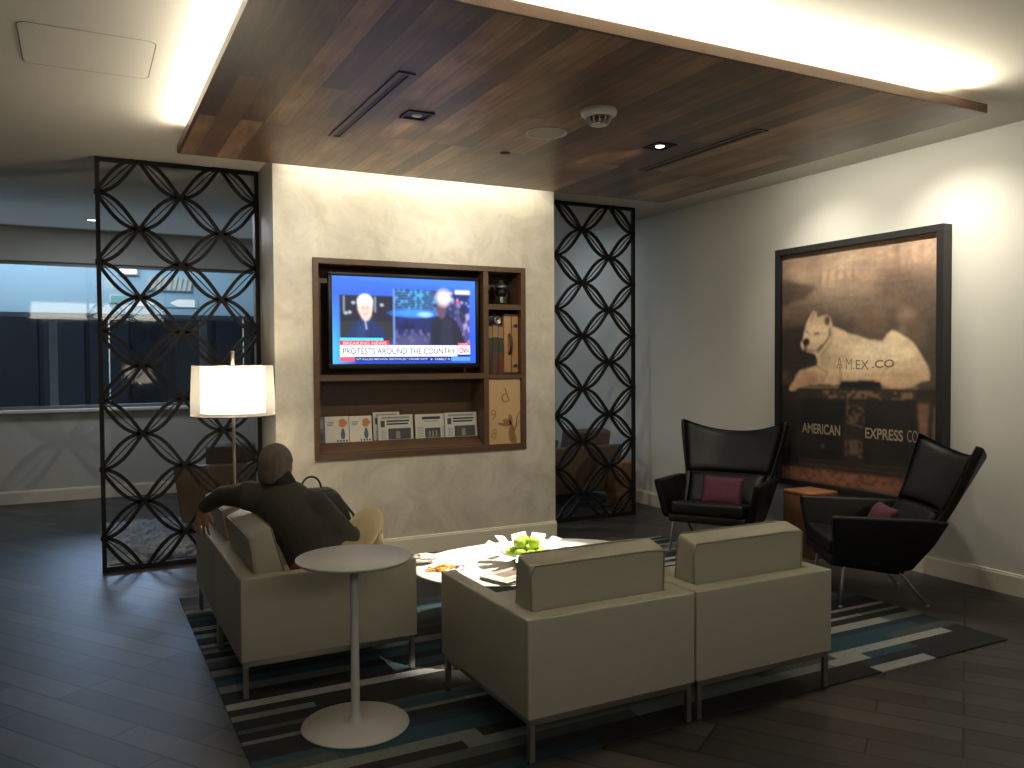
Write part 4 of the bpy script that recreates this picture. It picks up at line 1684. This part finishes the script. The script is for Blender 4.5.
# newspaper on the coffee table
t = thing('newspaper', 'folded newspaper with a colour photo lying on the coffee table', 'newspaper', (2.135, 4.09, TZ), .32)
mb = MB()
for k in range(5):
    o_ = .004 * (k % 2)
    mb.box(-.17 + o_, .17 - .002 * k, -.11, .11 - o_, .0005 + k * .003, .003 + k * .003, 'paper', .001, 1)
mb.done('pages', t)
mb = MB()
FT = frame((0, 0, .0163), (1, 0, 0), (0, 1, 0))
MT['photo_warm'] = mat('newsprint_colour_photo', (.14, .10, .085), .7, noise=.6, nscale=25)
mb.raw([(-.10, -.03, 0), (.10, -.03, 0), (.10, .07, 0), (-.10, .07, 0)], [(0, 1, 2, 3)], 'photo_warm', FT)
for k in range(4):
    mb.raw([(-.15, -.095 + k * .014, 0), (.14, -.095 + k * .014, 0), (.14, -.09 + k * .014, 0), (-.15, -.09 + k * .014, 0)], [(0, 1, 2, 3)], 'inkgrey', FT)
mb.raw([(-.15, .082, 0), (.12, .082, 0), (.12, .10, 0), (-.15, .10, 0)], [(0, 1, 2, 3)], 'inkgrey', FT)
mb.done('print', t)

# snack pile, wrapper, crumpled napkin
mb = MB()
rr = random.Random(9)
for k in range(46):
    a = rr.uniform(0, 2 * PI)
    d_ = rr.random() ** .7
    x, y_ = .085 * d_ * math.cos(a), .05 * d_ * math.sin(a)
    z = .004 + (1 - d_) * .028 * rr.random()
    l_ = rr.uniform(.012, .026)
    b_ = rr.uniform(0, PI)
    dx, dy = l_ * math.cos(b_), l_ * math.sin(b_)
    mb.tube([(x - dx, y_ - dy, z), (x, y_, z + .004), (x + dx, y_ + dy, z + rr.uniform(-.002, .008))], .0042, 'snack', 6)
o = mb.done('snack_pile', loc=(1.845, 4.43, TZ))
tag(o, 'small pile of orange snack sticks near the left end of the coffee table', 'snack')
o['kind'] = 'stuff'
mb = MB()
mb.raw([(0, 0, .001), (.06, -.01, .002), (.09, .03, .012), (.03, .045, .016), (.05, .02, .02)], [(0, 1, 4), (1, 2, 4), (2, 3, 4), (3, 0, 4), (0, 3, 2, 1)], 'foil')
tag(mb.done('wrapper', loc=(1.90, 4.36, TZ), rotz=.3), 'dark crumpled wrapper beside the orange snack pile', 'wrapper')
sub = bmesh.new()
bmesh.ops.create_icosphere(sub, subdivisions=3, radius=1)
for v in sub.verts:
    q = v.co.copy()
    k_ = 1 + .28 * math.sin(9 * q.x + 4 * q.y) * math.cos(8 * q.z - 5 * q.x) + rr.uniform(-.05, .05)
    v.co = (q.x * .085 * k_, q.y * .06 * k_, max(0, .022 + q.z * .026 * k_))
mb = MB()
mb.take(sub, 'napkin')
tag(mb.done('napkin', loc=(1.80, 4.64, TZ)), 'crumpled white napkin at the left end of the coffee table', 'napkin')

# ------------------------------------------------------------------ floor lamp
LX, LY = .945, 6.0
t = thing('floor_lamp', 'floor lamp with a lit white drum shade in front of the left lattice screen', 'floor lamp', (LX, LY, .012))
mb = MB()
mb.lathe([(0, 0), (.14, 0), (.145, .006), (.14, .014), (.03, .02), (.016, .03)], 'nickel', 48)
mb.done('base', t)
mb = MB()
mb.lathe([(.009, .02), (.011, 1.18), (.015, 1.40), (.013, 1.5)], 'nickel', 20)
mb.done('pole', t)
mb = MB()
mb.lathe([(.010, 1.56), (.012, 1.575), (.013, 1.66), (.012, 1.672), (0, 1.673)], 'nickel', 20)
mb.done('finial', t)
zs0, zs1 = 1.236 - .012, 1.585 - .012
mb = MB()
vsn = 64
mb.lathe([(.279, zs0), (.279, zs0 + .1), (.268, zs1)], 'sheer', vsn)
sh = mb.done('lamp_shade', t)
for z, r_ in ((zs0, .279), (zs1, .268)):
    mb = MB()
    mb.tube([(r_ * math.cos(2 * PI * k / 64), r_ * math.sin(2 * PI * k / 64), z) for k in range(64)], .004, 'brown_edge', 6, True)
    mb.done('shade_rim', sh)
mb = MB()
mb.lathe([(.213, zs0 + .02), (.213, zs1 - .012)], 'shade_glow', vsn)
mb.done('inner_shade', t)
mb = MB()
for k in range(3):
    a = 2 * PI * k / 3
    mb.tube([(0, 0, zs1 - .01), (.268 * math.cos(a), .268 * math.sin(a), zs1)], .003, 'nickel', 6)
    mb.tube([(.212 * math.cos(a), .212 * math.sin(a), zs0 + .03), (0, 0, zs0 + .03)], .003, 'nickel', 6)
mb.tube([(0, 0, 1.49), (0, 0, 1.57)], .01, 'nickel', 10)
mb.done('shade_spider', t)
mb = MB()
mb.ball((.05, 0, zs0 + .17), (.03, .03, .045), 'shade_glow', 16)
mb.done('bulb', t)
ld = bpy.data.lights.new('lamp_bulb', 'POINT')
ld.energy = 13
ld.color = WARM
ld.shadow_soft_size = .06
lo = bpy.data.objects.new('lamp_bulb_light', ld)
COL.objects.link(lo)
lo.parent = t
lo.location = (0, 0, zs0 + .30)
ld2 = bpy.data.lights.new('lamp_bulb_down', 'POINT')
ld2.energy = 6
ld2.color = WARM
ld2.shadow_soft_size = .05
lo = bpy.data.objects.new('lamp_bulb_light', ld2)
COL.objects.link(lo)
lo.parent = t
lo.location = (.0, 0.06, zs0 + .05)


# ------------------------------------------------------------------ wing chairs
def smooth(t_):
    t_ = max(0., min(1., t_))
    return t_ * t_ * (3 - 2 * t_)


def shell_pt(u, v):
    hw = .34 + .05 * v + .065 * smooth((v - .35) / .65)
    yy = .06 + .53 * v + .03 * math.sin(PI * v) - (.04 + .10 * v ** 1.3) * abs(u) ** 2.4
    zz = .255 + .70 * v + .105 * abs(u) ** 2.2 * smooth((v - .45) / .55)
    return Vector((u * hw, yy, zz))


def sheet(fn, nu, nv, thick, m, mb, off=0., round_=0.):
    """closed slab over the surface fn(u,v); thickness grows along the local normal"""
    P, Nn = {}, {}
    us = [-1 + 2 * i / nu for i in range(nu + 1)]
    vs_ = [j / nv for j in range(nv + 1)]
    d = 1e-3
    for i, u in enumerate(us):
        for j, v in enumerate(vs_):
            q = fn(u, v)
            du = fn(min(1, u + d), v) - fn(max(-1, u - d), v)
            dv = fn(u, min(1, v + d)) - fn(u, max(0, v - d))
            P[i, j] = q
            Nn[i, j] = du.cross(dv).normalized()
    vv, idx = [], {}
    for side in (0, 1):
        for (i, j), q in P.items():
            u, v = us[i], 2 * vs_[j] - 1
            e_ = max(abs(u), abs(v)) if round_ else 0
            pu = (1 - abs(u) ** 6) ** .5 * (1 - abs(v) ** 6) ** .5 if round_ else 1
            th = thick * (pu if round_ else 1)
            o_ = off + (th if side else (0 if not round_ else 0))
            idx[side, i, j] = len(vv)
            vv.append(q + Nn[i, j] * o_)
    fs = []
    for i in range(nu):
        for j in range(nv):
            fs.append((idx[0, i, j], idx[0, i + 1, j], idx[0, i + 1, j + 1], idx[0, i, j + 1]))
            fs.append((idx[1, i, j], idx[1, i, j + 1], idx[1, i + 1, j + 1], idx[1, i + 1, j]))
    for i in range(nu):
        for j in (0, nv):
            fs.append((idx[0, i, j], idx[0, i + 1, j], idx[1, i + 1, j], idx[1, i, j]))
    for j in range(nv):
        for i in (0, nu):
            fs.append((idx[0, i, j], idx[0, i, j + 1], idx[1, i, j + 1], idx[1, i, j]))
    mb.raw(vv, fs, m, None, True)


def finish_smooth(o, bevel=.012):
    b = o.modifiers.new('soft_edge', 'BEVEL')
    b.width = bevel
    b.segments = 3
    b.limit_method = 'ANGLE'
    b.angle_limit = math.radians(50)
    return o


def wing_chair(leather, label):
    """front towards -Y, origin on the floor under the seat"""
    r = thing('wing_chair', label, 'wing chair')
    mb = MB()
    sheet(shell_pt, 20, 16, -.05, leather, mb)
    finish_smooth(mb.done('back_shell', r))
    mb = MB()
    sheet(lambda u, v: shell_pt(u * .985, .49 + .505 * v), 18, 12, .03, leather, mb, .001, 1)
    mb.done('head_pad', r)
    mb = MB()
    sheet(lambda u, v: shell_pt(u * .92, .10 + .385 * v), 18, 12, .055, leather, mb, .001, 1)
    mb.done('back_pad', r)
    for s_ in (-1, 1):
        mb = MB()
        # side panel: (y, z) outline, flaring outwards to the top
        out = [(-.395, .585), (-.385, .605), (.20, .585), (.315, .57), (.24, .42), (.115, .25), (.05, .238), (-.33, .285), (-.365, .315)]

        def px(z):
            return .335 + (z - .25) * .22
        th = .058
        n_ = len(out)
        vv = [(s_ * (px(z) + th / 2), y_, z) for y_, z in out] + [(s_ * (px(z) - th / 2), y_, z) for y_, z in out]
        fs = [tuple(range(n_)), tuple(range(n_, 2 * n_))[::-1]] + [(i, n_ + i, n_ + (i + 1) % n_, (i + 1) % n_) for i in range(n_)]
        sub = bmesh.new()
        V = [sub.verts.new(v) for v in vv]
        for f in fs:
            sub.faces.new([V[i] for i in f])
        bmesh.ops.recalc_face_normals(sub, faces=sub.faces)
        bmesh.ops.bevel(sub, geom=sub.edges[:], offset=.018, segments=3, affect='EDGES', profile=.5)
        mb.take(sub, leather, None, True)
        mb.done('arm', r)
    mb = MB()
    T = Matrix.Translation((0, -.09, .262)) @ Matrix.Rotation(-.13, 4, 'X')
    mb.box(-.315, .315, -.29, .15, -.035, .03, leather, .012, 2, T)
    mb.done('seat_base', r)
    mb = MB()
    mb.box(-.30, .30, -.305, .245, .03, .135, leather, .03, 4, T)
    mb.done('seat_cushion', r)
    mb = MB()
    for s_ in (-1, 1):
        mb.tube([(s_ * .30, -.33, .272), (s_ * .30, -.1, .248), (s_ * .30, .08, .220)], .009, 'chrome', 8)
    mb.tube([(-.28, -.28, .275), (.28, -.28, .275)], .009, 'chrome', 8)
    mb.tube([(-.30, .05, .222), (.30, .05, .222)], .009, 'chrome', 8)
    mb.done('underframe', r)
    for s_ in (-1, 1):
        mb = MB()
        mb.tube([(s_ * .29, -.26, .266), (s_ * .30, -.28, .262), (s_ * .305, -.292, .24), (s_ * .315, -.305, .11), (s_ * .325, -.315, .004)], [.009, .009, .009, .009, .010], 'chrome', 10)
        mb.lathe([(0, 0), (.014, 0), (.014, .006), (.008, .012)], 'chrome', 12, (s_ * .325, -.315, 0))
        mb.done('leg', r)
        mb = MB()
        mb.tube([(s_ * .29, .02, .224), (s_ * .298, .05, .219), (s_ * .30, .075, .205), (s_ * .285, .16, .10), (s_ * .27, .24, .004)], [.009, .009, .009, .009, .010], 'chrome', 10)
        mb.lathe([(0, 0), (.014, 0), (.014, .006), (.008, .012)], 'chrome', 12, (s_ * .27, .24, 0))
        mb.done('leg', r)
    return r


def face(dx, dy):
    return math.atan2(dy, dx) + PI / 2


GW = 'black leather wing chairs'
wa = wing_chair('blackleather', '')
place(wa, (4.788, 5.418, .0072), -.995, 'black leather wing chair left of the framed picture, facing the coffee table', GW)
wb = copy_tree(wa)
place(wb, (4.755, 3.835, .0072), -2.15, 'black leather wing chair seen from the side in front of the framed picture', GW)


def throw_pillow(label, M, w=.36, hgt=.27, d=.11):
    sub = bmesh.new()
    n_ = 18
    vv, fs = [], []
    for side in (1, -1):
        for j in range(n_ + 1):
            for i in range(n_ + 1):
                u, v = -1 + 2 * i / n_, -1 + 2 * j / n_
                k_ = (1 - u ** 4) ** .6 * (1 - v ** 4) ** .6 if abs(u) < 1 and abs(v) < 1 else 0
                px_, pz_ = u * (1 - .05 * (1 - v * v)), v * (1 - .05 * (1 - u * u))
                vv.append((px_ * w / 2, side * d / 2 * k_, pz_ * hgt / 2))
    m_ = (n_ + 1) ** 2
    for s_ in range(2):
        for j in range(n_):
            for i in range(n_):
                a = s_ * m_ + j * (n_ + 1) + i
                fs.append((a, a + 1, a + n_ + 2, a + n_ + 1))
    V = [sub.verts.new(v) for v in vv]
    for f in fs:
        sub.faces.new([V[i] for i in f])
    bmesh.ops.remove_doubles(sub, verts=sub.verts, dist=1e-5)
    mb = MB()
    mb.take(sub, 'plum', None, True)
    o = mb.done('throw_pillow')
    o.matrix_world = M
    return tag(o, label, 'pillow', 'plum pillows on the wing chairs')


def on_chair(root, loc, rx, rz=0.):
    return Matrix.Translation(root.location) @ Matrix.Rotation(root.rotation_euler.z, 4, 'Z') @ Matrix.Translation(loc) @ Matrix.Rotation(rz, 4, 'Z') @ Matrix.Rotation(rx, 4, 'X')


throw_pillow('plum woven pillow on the wing chair left of the picture', on_chair(wa, (.02, .03, .475), -.48))
throw_pillow('plum woven pillow on the wing chair seen from the side', on_chair(wb, (-.05, .045, .475), -.48))

# wooden cube stool between the wing chairs
t = thing('wood_stool', 'reddish wooden cube stool between the two wing chairs', 'stool', (5.29, 4.89, 0))
mb = MB()
mb.box(-.15, .15, -.15, .15, 0, .50, 'stoolwood', .006, 2)
mb.done('block', t)
mb = MB()
mb.box(-.15, .15, -.15, .15, .50, .53, 'stooltop', .006, 2)
mb.done('top', t)

# ------------------------------------------------------------------ seating behind the screens
def tan_armchair(label, w=.95):
    r = thing('tan_armchair', label, 'armchair')
    W2 = w / 2
    mb = MB()
    for k, (x0, x1) in enumerate(((-W2, W2),)):
        vv = []
        for z, s_, yb, yf in ((.14, .86, -.36, -.26), (.66, 1.0, -.46, -.34)):
            vv += [(-W2 * s_, yb, z), (W2 * s_, yb, z), (W2 * s_, yf, z), (-W2 * s_, yf, z)]
        sub = bmesh.new()
        V = [sub.verts.new(v) for v in vv]
        for f in ((0, 1, 2, 3), (4, 5, 6, 7), (0, 1, 5, 4), (1, 2, 6, 5), (2, 3, 7, 6), (3, 0, 4, 7)):
            sub.faces.new([V[i] for i in f])
        bmesh.ops.recalc_face_normals(sub, faces=sub.faces)
        bmesh.ops.bevel(sub, geom=sub.edges[:], offset=.02, segments=3, affect='EDGES', profile=.5)
        mb.take(sub, 'tanleather', None, True)
    mb.done('back_shell', r)
    for s_ in (-1, 1):
        mb = MB()
        vv = []
        for z, k_, yf in ((.14, .86, .33), (.60, 1.0, .40)):
            a, b = s_ * W2 * k_, s_ * (W2 * k_ - .09)
            vv += [(a, -.30, z), (b, -.30, z), (b, yf, z), (a, yf, z)]
        sub = bmesh.new()
        V = [sub.verts.new(v) for v in vv]
        for f in ((0, 1, 2, 3), (4, 5, 6, 7), (0, 1, 5, 4), (1, 2, 6, 5), (2, 3, 7, 6), (3, 0, 4, 7)):
            sub.faces.new([V[i] for i in f])
        bmesh.ops.recalc_face_normals(sub, faces=sub.faces)
        bmesh.ops.bevel(sub, geom=sub.edges[:], offset=.02, segments=3, affect='EDGES', profile=.5)
        mb.take(sub, 'tanleather', None, True)
        mb.done('arm', r)
    mb = MB()
    mb.box(-W2 * .86 + .09, W2 * .86 - .09, -.30, .36, .16, .30, 'tanleather', .01)
    mb.done('seat_base', r)
    mb = MB()
    mb.box(-W2 * .9 + .09, W2 * .9 - .09, -.28, .38, .30, .44, 'tancush', .03, 4)
    mb.done('seat_cushion', r)
    mb = MB()
    T = Matrix.Translation((0, -.24, .63)) @ Matrix.Rotation(.2, 4, 'X')
    mb.box(-W2 * .42, W2 * .80, -.08, .08, -.2, .2, 'tancush', .035, 4, T)
    mb.done('back_cushion', r)
    for x in (-1, 1):
        for y_ in (-1, 1):
            mb = MB()
            mb.tube([(x * W2 * .74, y_ * .24, .15), (x * W2 * .80, y_ * .29, 0)], .010, 'chrome', 8)
            mb.done('leg', r)
    return r


ta = tan_armchair('tan armchair seen from behind through the left lattice screen')
place(ta, (1.24, 8.22, .03), -.12, 'tan armchair seen from behind through the left lattice screen', 'tan armchairs behind the screens')
tb = copy_tree(ta)
place(tb, (4.92, 8.12, .0), .05, 'tan armchair seen from behind through the right lattice screen', 'tan armchairs behind the screens')
wc = wing_chair('tanleather', 'tan high backed chair partly hidden by the television wall, behind the right screen')
place(wc, (4.95, 9.35, .012), face(-.3, -.95), 'tan high backed chair partly hidden by the television wall, behind the right screen')
t = thing('wood_stool', 'reddish wooden stump stool behind the right lattice screen', 'stool', (5.24, 7.52, 0))
mb = MB()
mb.box(-.12, .12, -.09, .09, 0, .47, 'stoolwood', .006, 2)
mb.done('block', t)
mb = MB()
mb.box(-.12, .12, -.09, .09, .47, .5, 'stooltop', .006, 2)
mb.done('top', t)


# ------------------------------------------------------------------ the seated man
def remesh_obj(name, parts, m, voxel, smooth_it=6, parent=None, cut=None):
    """one continuous surface from tapered capsules ((a, ra, b, rb)) and ellipsoids ((centre, radii, rot))"""
    bm = bmesh.new()
    for pt in parts:
        if len(pt) == 4:
            a, ra, b, rb = pt
            a, b = Vector(a), Vector(b)
            ax = b - a
            L = ax.length
            q = ax.to_track_quat('Z', 'Y')
            n_ = 18
            rings = []
            for k in range(7):
                th = -PI / 2 + PI / 2 * k / 6
                rings.append((ra * math.cos(th), ra * math.sin(th)))
            for k in range(7):
                th = PI / 2 * k / 6
                rings.append((rb * math.cos(th), L + rb * math.sin(th)))
            V = []
            for r_, z in rings:
                V.append([bm.verts.new(a + q @ Vector((max(r_, 1e-4) * math.cos(2 * PI * i / n_), max(r_, 1e-4) * math.sin(2 * PI * i / n_), z))) for i in range(n_)])
            for j in range(len(V) - 1):
                for i in range(n_):
                    bm.faces.new((V[j][i], V[j][(i + 1) % n_], V[j + 1][(i + 1) % n_], V[j + 1][i]))
            bm.faces.new(V[0][::-1])
            bm.faces.new(V[-1])
        else:
            c_, r_, rot = pt
            sub = bmesh.new()
            bmesh.ops.create_uvsphere(sub, u_segments=24, v_segments=16, radius=1)
            M = Matrix.Translation(c_) @ rot.to_4x4() @ Matrix.Diagonal((*r_, 1))
            bmesh.ops.transform(sub, matrix=M, verts=sub.verts)
            vm = {v: bm.verts.new(v.co) for v in sub.verts}
            for f in sub.faces:
                bm.faces.new([vm[v] for v in f.verts])
            sub.free()
    bmesh.ops.recalc_face_normals(bm, faces=bm.faces)
    me = bpy.data.meshes.new(name)
    bm.to_mesh(me)
    bm.free()
    ob = bpy.data.objects.new(name, me)
    COL.objects.link(ob)
    rm = ob.modifiers.new('r', 'REMESH')
    rm.mode = 'VOXEL'
    rm.voxel_size = voxel
    if smooth_it:
        sm = ob.modifiers.new('s', 'SMOOTH')
        sm.factor = .5
        sm.iterations = smooth_it
    bpy.context.view_layer.update()
    res = bpy.data.meshes.new_from_object(ob.evaluated_get(bpy.context.evaluated_depsgraph_get()))
    bpy.data.objects.remove(ob)
    bpy.data.meshes.remove(me)
    if cut:
        b2 = bmesh.new()
        b2.from_mesh(res)
        bmesh.ops.delete(b2, geom=[v for v in b2.verts if cut(v.co)], context='VERTS')
        b2.to_mesh(res)
        b2.free()
    res.name = name
    for pl in res.polygons:
        pl.use_smooth = True
    res.materials.clear()
    res.materials.append(MT[m])
    o = bpy.data.objects.new(name, res)
    COL.objects.link(o)
    if parent:
        o.parent = parent
    return o


MO = Vector((1.12, 4.45, 0))          # person origin


def R(*q):
    return Vector(q) - MO


pel = R(1.15, 4.42, .575)
hipL, hipR = R(1.18, 4.53, .555), R(1.24, 4.36, .555)
waist = R(1.06, 4.43, .70)
chest = R(.985, 4.46, .82)
neck = R(.945, 4.49, .955)
headc = R(.934, 4.53, 1.038)
shL, shR = R(.795, 4.575, .885), R(1.10, 4.385, .835)
elL, wrL = R(.690, 4.80, .862), R(.612, 4.935, .785)
elR, wrR = R(1.262, 4.345, .655), R(1.37, 4.56, .625)
knR, anR, toR = R(1.50, 4.70, .665), R(1.60, 4.93, .36), R(1.68, 5.03, .30)
knL, anL, toL = R(1.545, 4.86, .575), R(1.48, 4.84, .13), R(1.64, 4.90, .055)
fa = Vector((math.sin(math.radians(35)), math.cos(math.radians(35)), 0))     # facing of the head
ra = Vector((fa.y, -fa.x, 0))
I3 = Matrix.Identity(3)
HR = Matrix((ra, fa, Vector((0, 0, 1)))).transposed()
hd = lambda x, y_, z: headc + ra * x + fa * y_ + Vector((0, 0, z))

body = [(hd(0, -.012, .02), (.076, .098, .098), HR), (hd(0, .035, -.045), (.058, .062, .075), HR), (hd(0, .02, -.02), (.066, .080, .095), HR),
        # nose, brow, lips, chin
        (hd(0, .094, .005), .008, hd(0, .112, -.022), .013), (hd(-.03, .082, .022), .012, hd(.03, .082, .022), .012),
        (hd(-.018, .092, -.052), .007, hd(.018, .092, -.052), .007), (hd(0, .082, -.088), (.026, .02, .02), HR),
        # ears
        (hd(.077, -.008, -.005), (.010, .020, .033), HR), (hd(-.077, -.008, -.005), (.010, .020, .033), HR),
        (neck - Vector((0, 0, .05)), .062, hd(0, -.02, -.05), .056),
        (neck, .06, chest, .11), (shL, .062, shR, .062), (chest, .125, waist, .125), (waist, .125, pel, .135), (hipL, .10, hipR, .10),
        (shL, .055, elL, .042), (elL, .042, wrL, .030), (shR, .055, elR, .042), (elR, .042, wrR, .030),
        (hipL, .088, knL, .058), (knL, .056, anL, .038), (hipR, .088, knR, .058), (knR, .056, anR, .038), (anL, .04, toL, .03), (anR, .04, toR, .03)]


def hand(w, d, n_, side, curl):
    """palm from wrist w along d; n_ = back-of-hand normal; side = thumb direction"""
    d, n_ = d.normalized(), n_.normalized()
    s_ = d.cross(n_).normalized() * side
    out = []
    p1 = w + d * .085
    d0 = d.copy()
    for k in (-.024, 0, .024):
        out.append((w + s_ * k * .6, .017, p1 + s_ * k, .014))
    for k, (off, l_) in enumerate(((.036, .072), (.0125, .082), (-.0125, .076), (-.036, .060))):
        b0 = p1 + s_ * off * .95
        d = (d0 + s_ * off * 4.5).normalized()
        d1 = (d - n_ * curl * .45).normalized()
        d2 = (d - n_ * curl * 1.2).normalized()
        d3 = (d * .7 - n_ * curl * 1.8).normalized()
        q1 = b0 + d1 * l_ * .48
        q2 = q1 + d2 * l_ * .30
        q3 = q2 + d3 * l_ * .24
        out += [(b0, .0088, q1, .0082), (q1, .0082, q2, .0076), (q2, .0076, q3, .0068)]
    d = d0
    t0 = w + d * .025 + s_ * .024
    t1 = t0 + (d * .75 + s_ * .6 - n_ * .25).normalized() * .042
    t2 = t1 + (d * .95 + s_ * .15 - n_ * .35).normalized() * .032
    out += [(t0, .014, t1, .0105), (t1, .0105, t2, .0085)]
    return out


body += hand(wrL + (wrL - elL).normalized() * .012, Vector((-.10, .12, -1)), Vector((-.55, -.83, .05)), -1, .30)
body += hand(wrR + (wrR - elR).normalized() * .012, Vector((.8, .6, -.05)), Vector((0, 0, 1)), 1, .5)
man = remesh_obj('person', body, 'skin', .0048, 3)
man.location = MO + Vector((0, 0, .006))
tag(man, 'man seen from behind in an olive grey jacket, left arm stretched over the chair back', 'person')
# jacket
jk = [(neck - Vector((0, 0, .035)), .078, chest, .15), (shL, .082, shR, .082), (shL, .07, chest, .13), (shR, .07, chest, .13),
      (chest + Vector((-.02, 0, 0)), .152, waist, .160), (waist, .160, pel + Vector((-.03, 0, -.01)), .165),
      (chest, .14, shR + Vector((.02, -.02, -.12)), .09),
      (shL, .074, elL, .054), (elL, .054, wrL + (elL - wrL) * .10, .042), (shR, .080, elR, .064), (elR, .064, wrR + (elR - wrR) * .12, .046),
      (elR + Vector((-.03, 0, .03)), .06, pel + Vector((.02, -.06, .05)), .10)]
jo = remesh_obj('jacket', jk, 'jacket', .009, 7, man)
co_ = [(neck + Vector((ra.x * .03, ra.y * .03, -.012)) - fa * .016 - ra * .012, .070, neck + Vector((0, 0, .026)) - fa * .014 - ra * .006, .068)]
remesh_obj('jacket_collar', co_, 'collar', .007, 3, man)
# shirt hem showing at the right hip
remesh_obj('shirt_hem', [(pel + Vector((-.16, -.13, -.055)), .05, pel + Vector((-.02, -.13, -.06)), .06)], 'shirt', .008, 3, man)
tr = [(hipL, .122, hipR, .122), (hipL, .115, knL, .082), (knL, .080, anL + Vector((0, 0, .03)), .058), (hipR, .115, knR, .084),
      (knR, .080, anR + (knR - anR) * .12, .056)]
remesh_obj('trousers', tr, 'khaki', .009, 6, man)
for a, b in ((anL, toL), (anR, toR)):
    remesh_obj('shoe', [(a + Vector((0, 0, -.05)), .045, b + Vector((0, 0, -.01)), .042), (a + Vector((-.01, 0, -.06)), .043, a, .045)], 'shoe', .008, 3, man)
hc = headc
hair = [(hd(0, -.022, .022), (.089, .106, .106), HR), (hd(0, -.058, -.03), (.080, .066, .080), HR)]


def hair_cut(co):
    q = co - headc
    f_ = q.dot(fa)
    s_ = abs(q.dot(ra))
    return (f_ > .035 + max(0, q.z - .04) * .6) or q.z < -.082 or (q.z < .015 and f_ > -.028 + (.02 if q.z > -.01 else 0) and s_ > .05)


remesh_obj('hair', hair, 'hair', .006, 2, man, hair_cut)

# ------------------------------------------------------------------ black bag on the far lounge chair
t = thing('bag', 'black soft briefcase with a top handle standing on the chair beyond the man', 'bag', (1.25, 5.12, .4525), .0)
mb = MB()
vv = []
for z, w0, w1, d_ in ((0, -.18, .25, .10), (.10, -.185, .26, .10), (.25, -.17, .22, .085), (.345, -.14, .165, .06), (.37, -.11, .12, .04)):
    vv += [(w0, -d_, z), (w1, -d_, z), (w1, d_, z), (w0, d_, z)]
sub = bmesh.new()
V = [sub.verts.new(v) for v in vv]
sub.faces.new(V[0:4][::-1])
sub.faces.new(V[-4:])
for j in range(4):
    for i in range(4):
        sub.faces.new((V[j * 4 + i], V[j * 4 + (i + 1) % 4], V[j * 4 + 4 + (i + 1) % 4], V[j * 4 + 4 + i]))
bmesh.ops.recalc_face_normals(sub, faces=sub.faces)
bmesh.ops.bevel(sub, geom=sub.edges[:], offset=.02, segments=3, affect='EDGES', profile=.5)
mb.take(sub, 'bag', None, True)
mb.done('body', t)
mb = MB()
mb.tube([(.01 + .062 * math.cos(PI * k / 14), 0,   .362 + .080 * math.sin(PI * k / 14)) for k in range(15)], .0065, 'bag', 8)
mb.done('handle', t)
mb = MB()
mb.box(-.13, .19, -.112, -.098, .05, .22, 'bag', .008, 2)
mb.done('front_pocket', t)
mb = MB()
mb.tube([(.20, -.02, .28), (.25, -.09, .2), (.26, -.10, .06)], .008, 'bag', 6)
mb.done('strap', t)
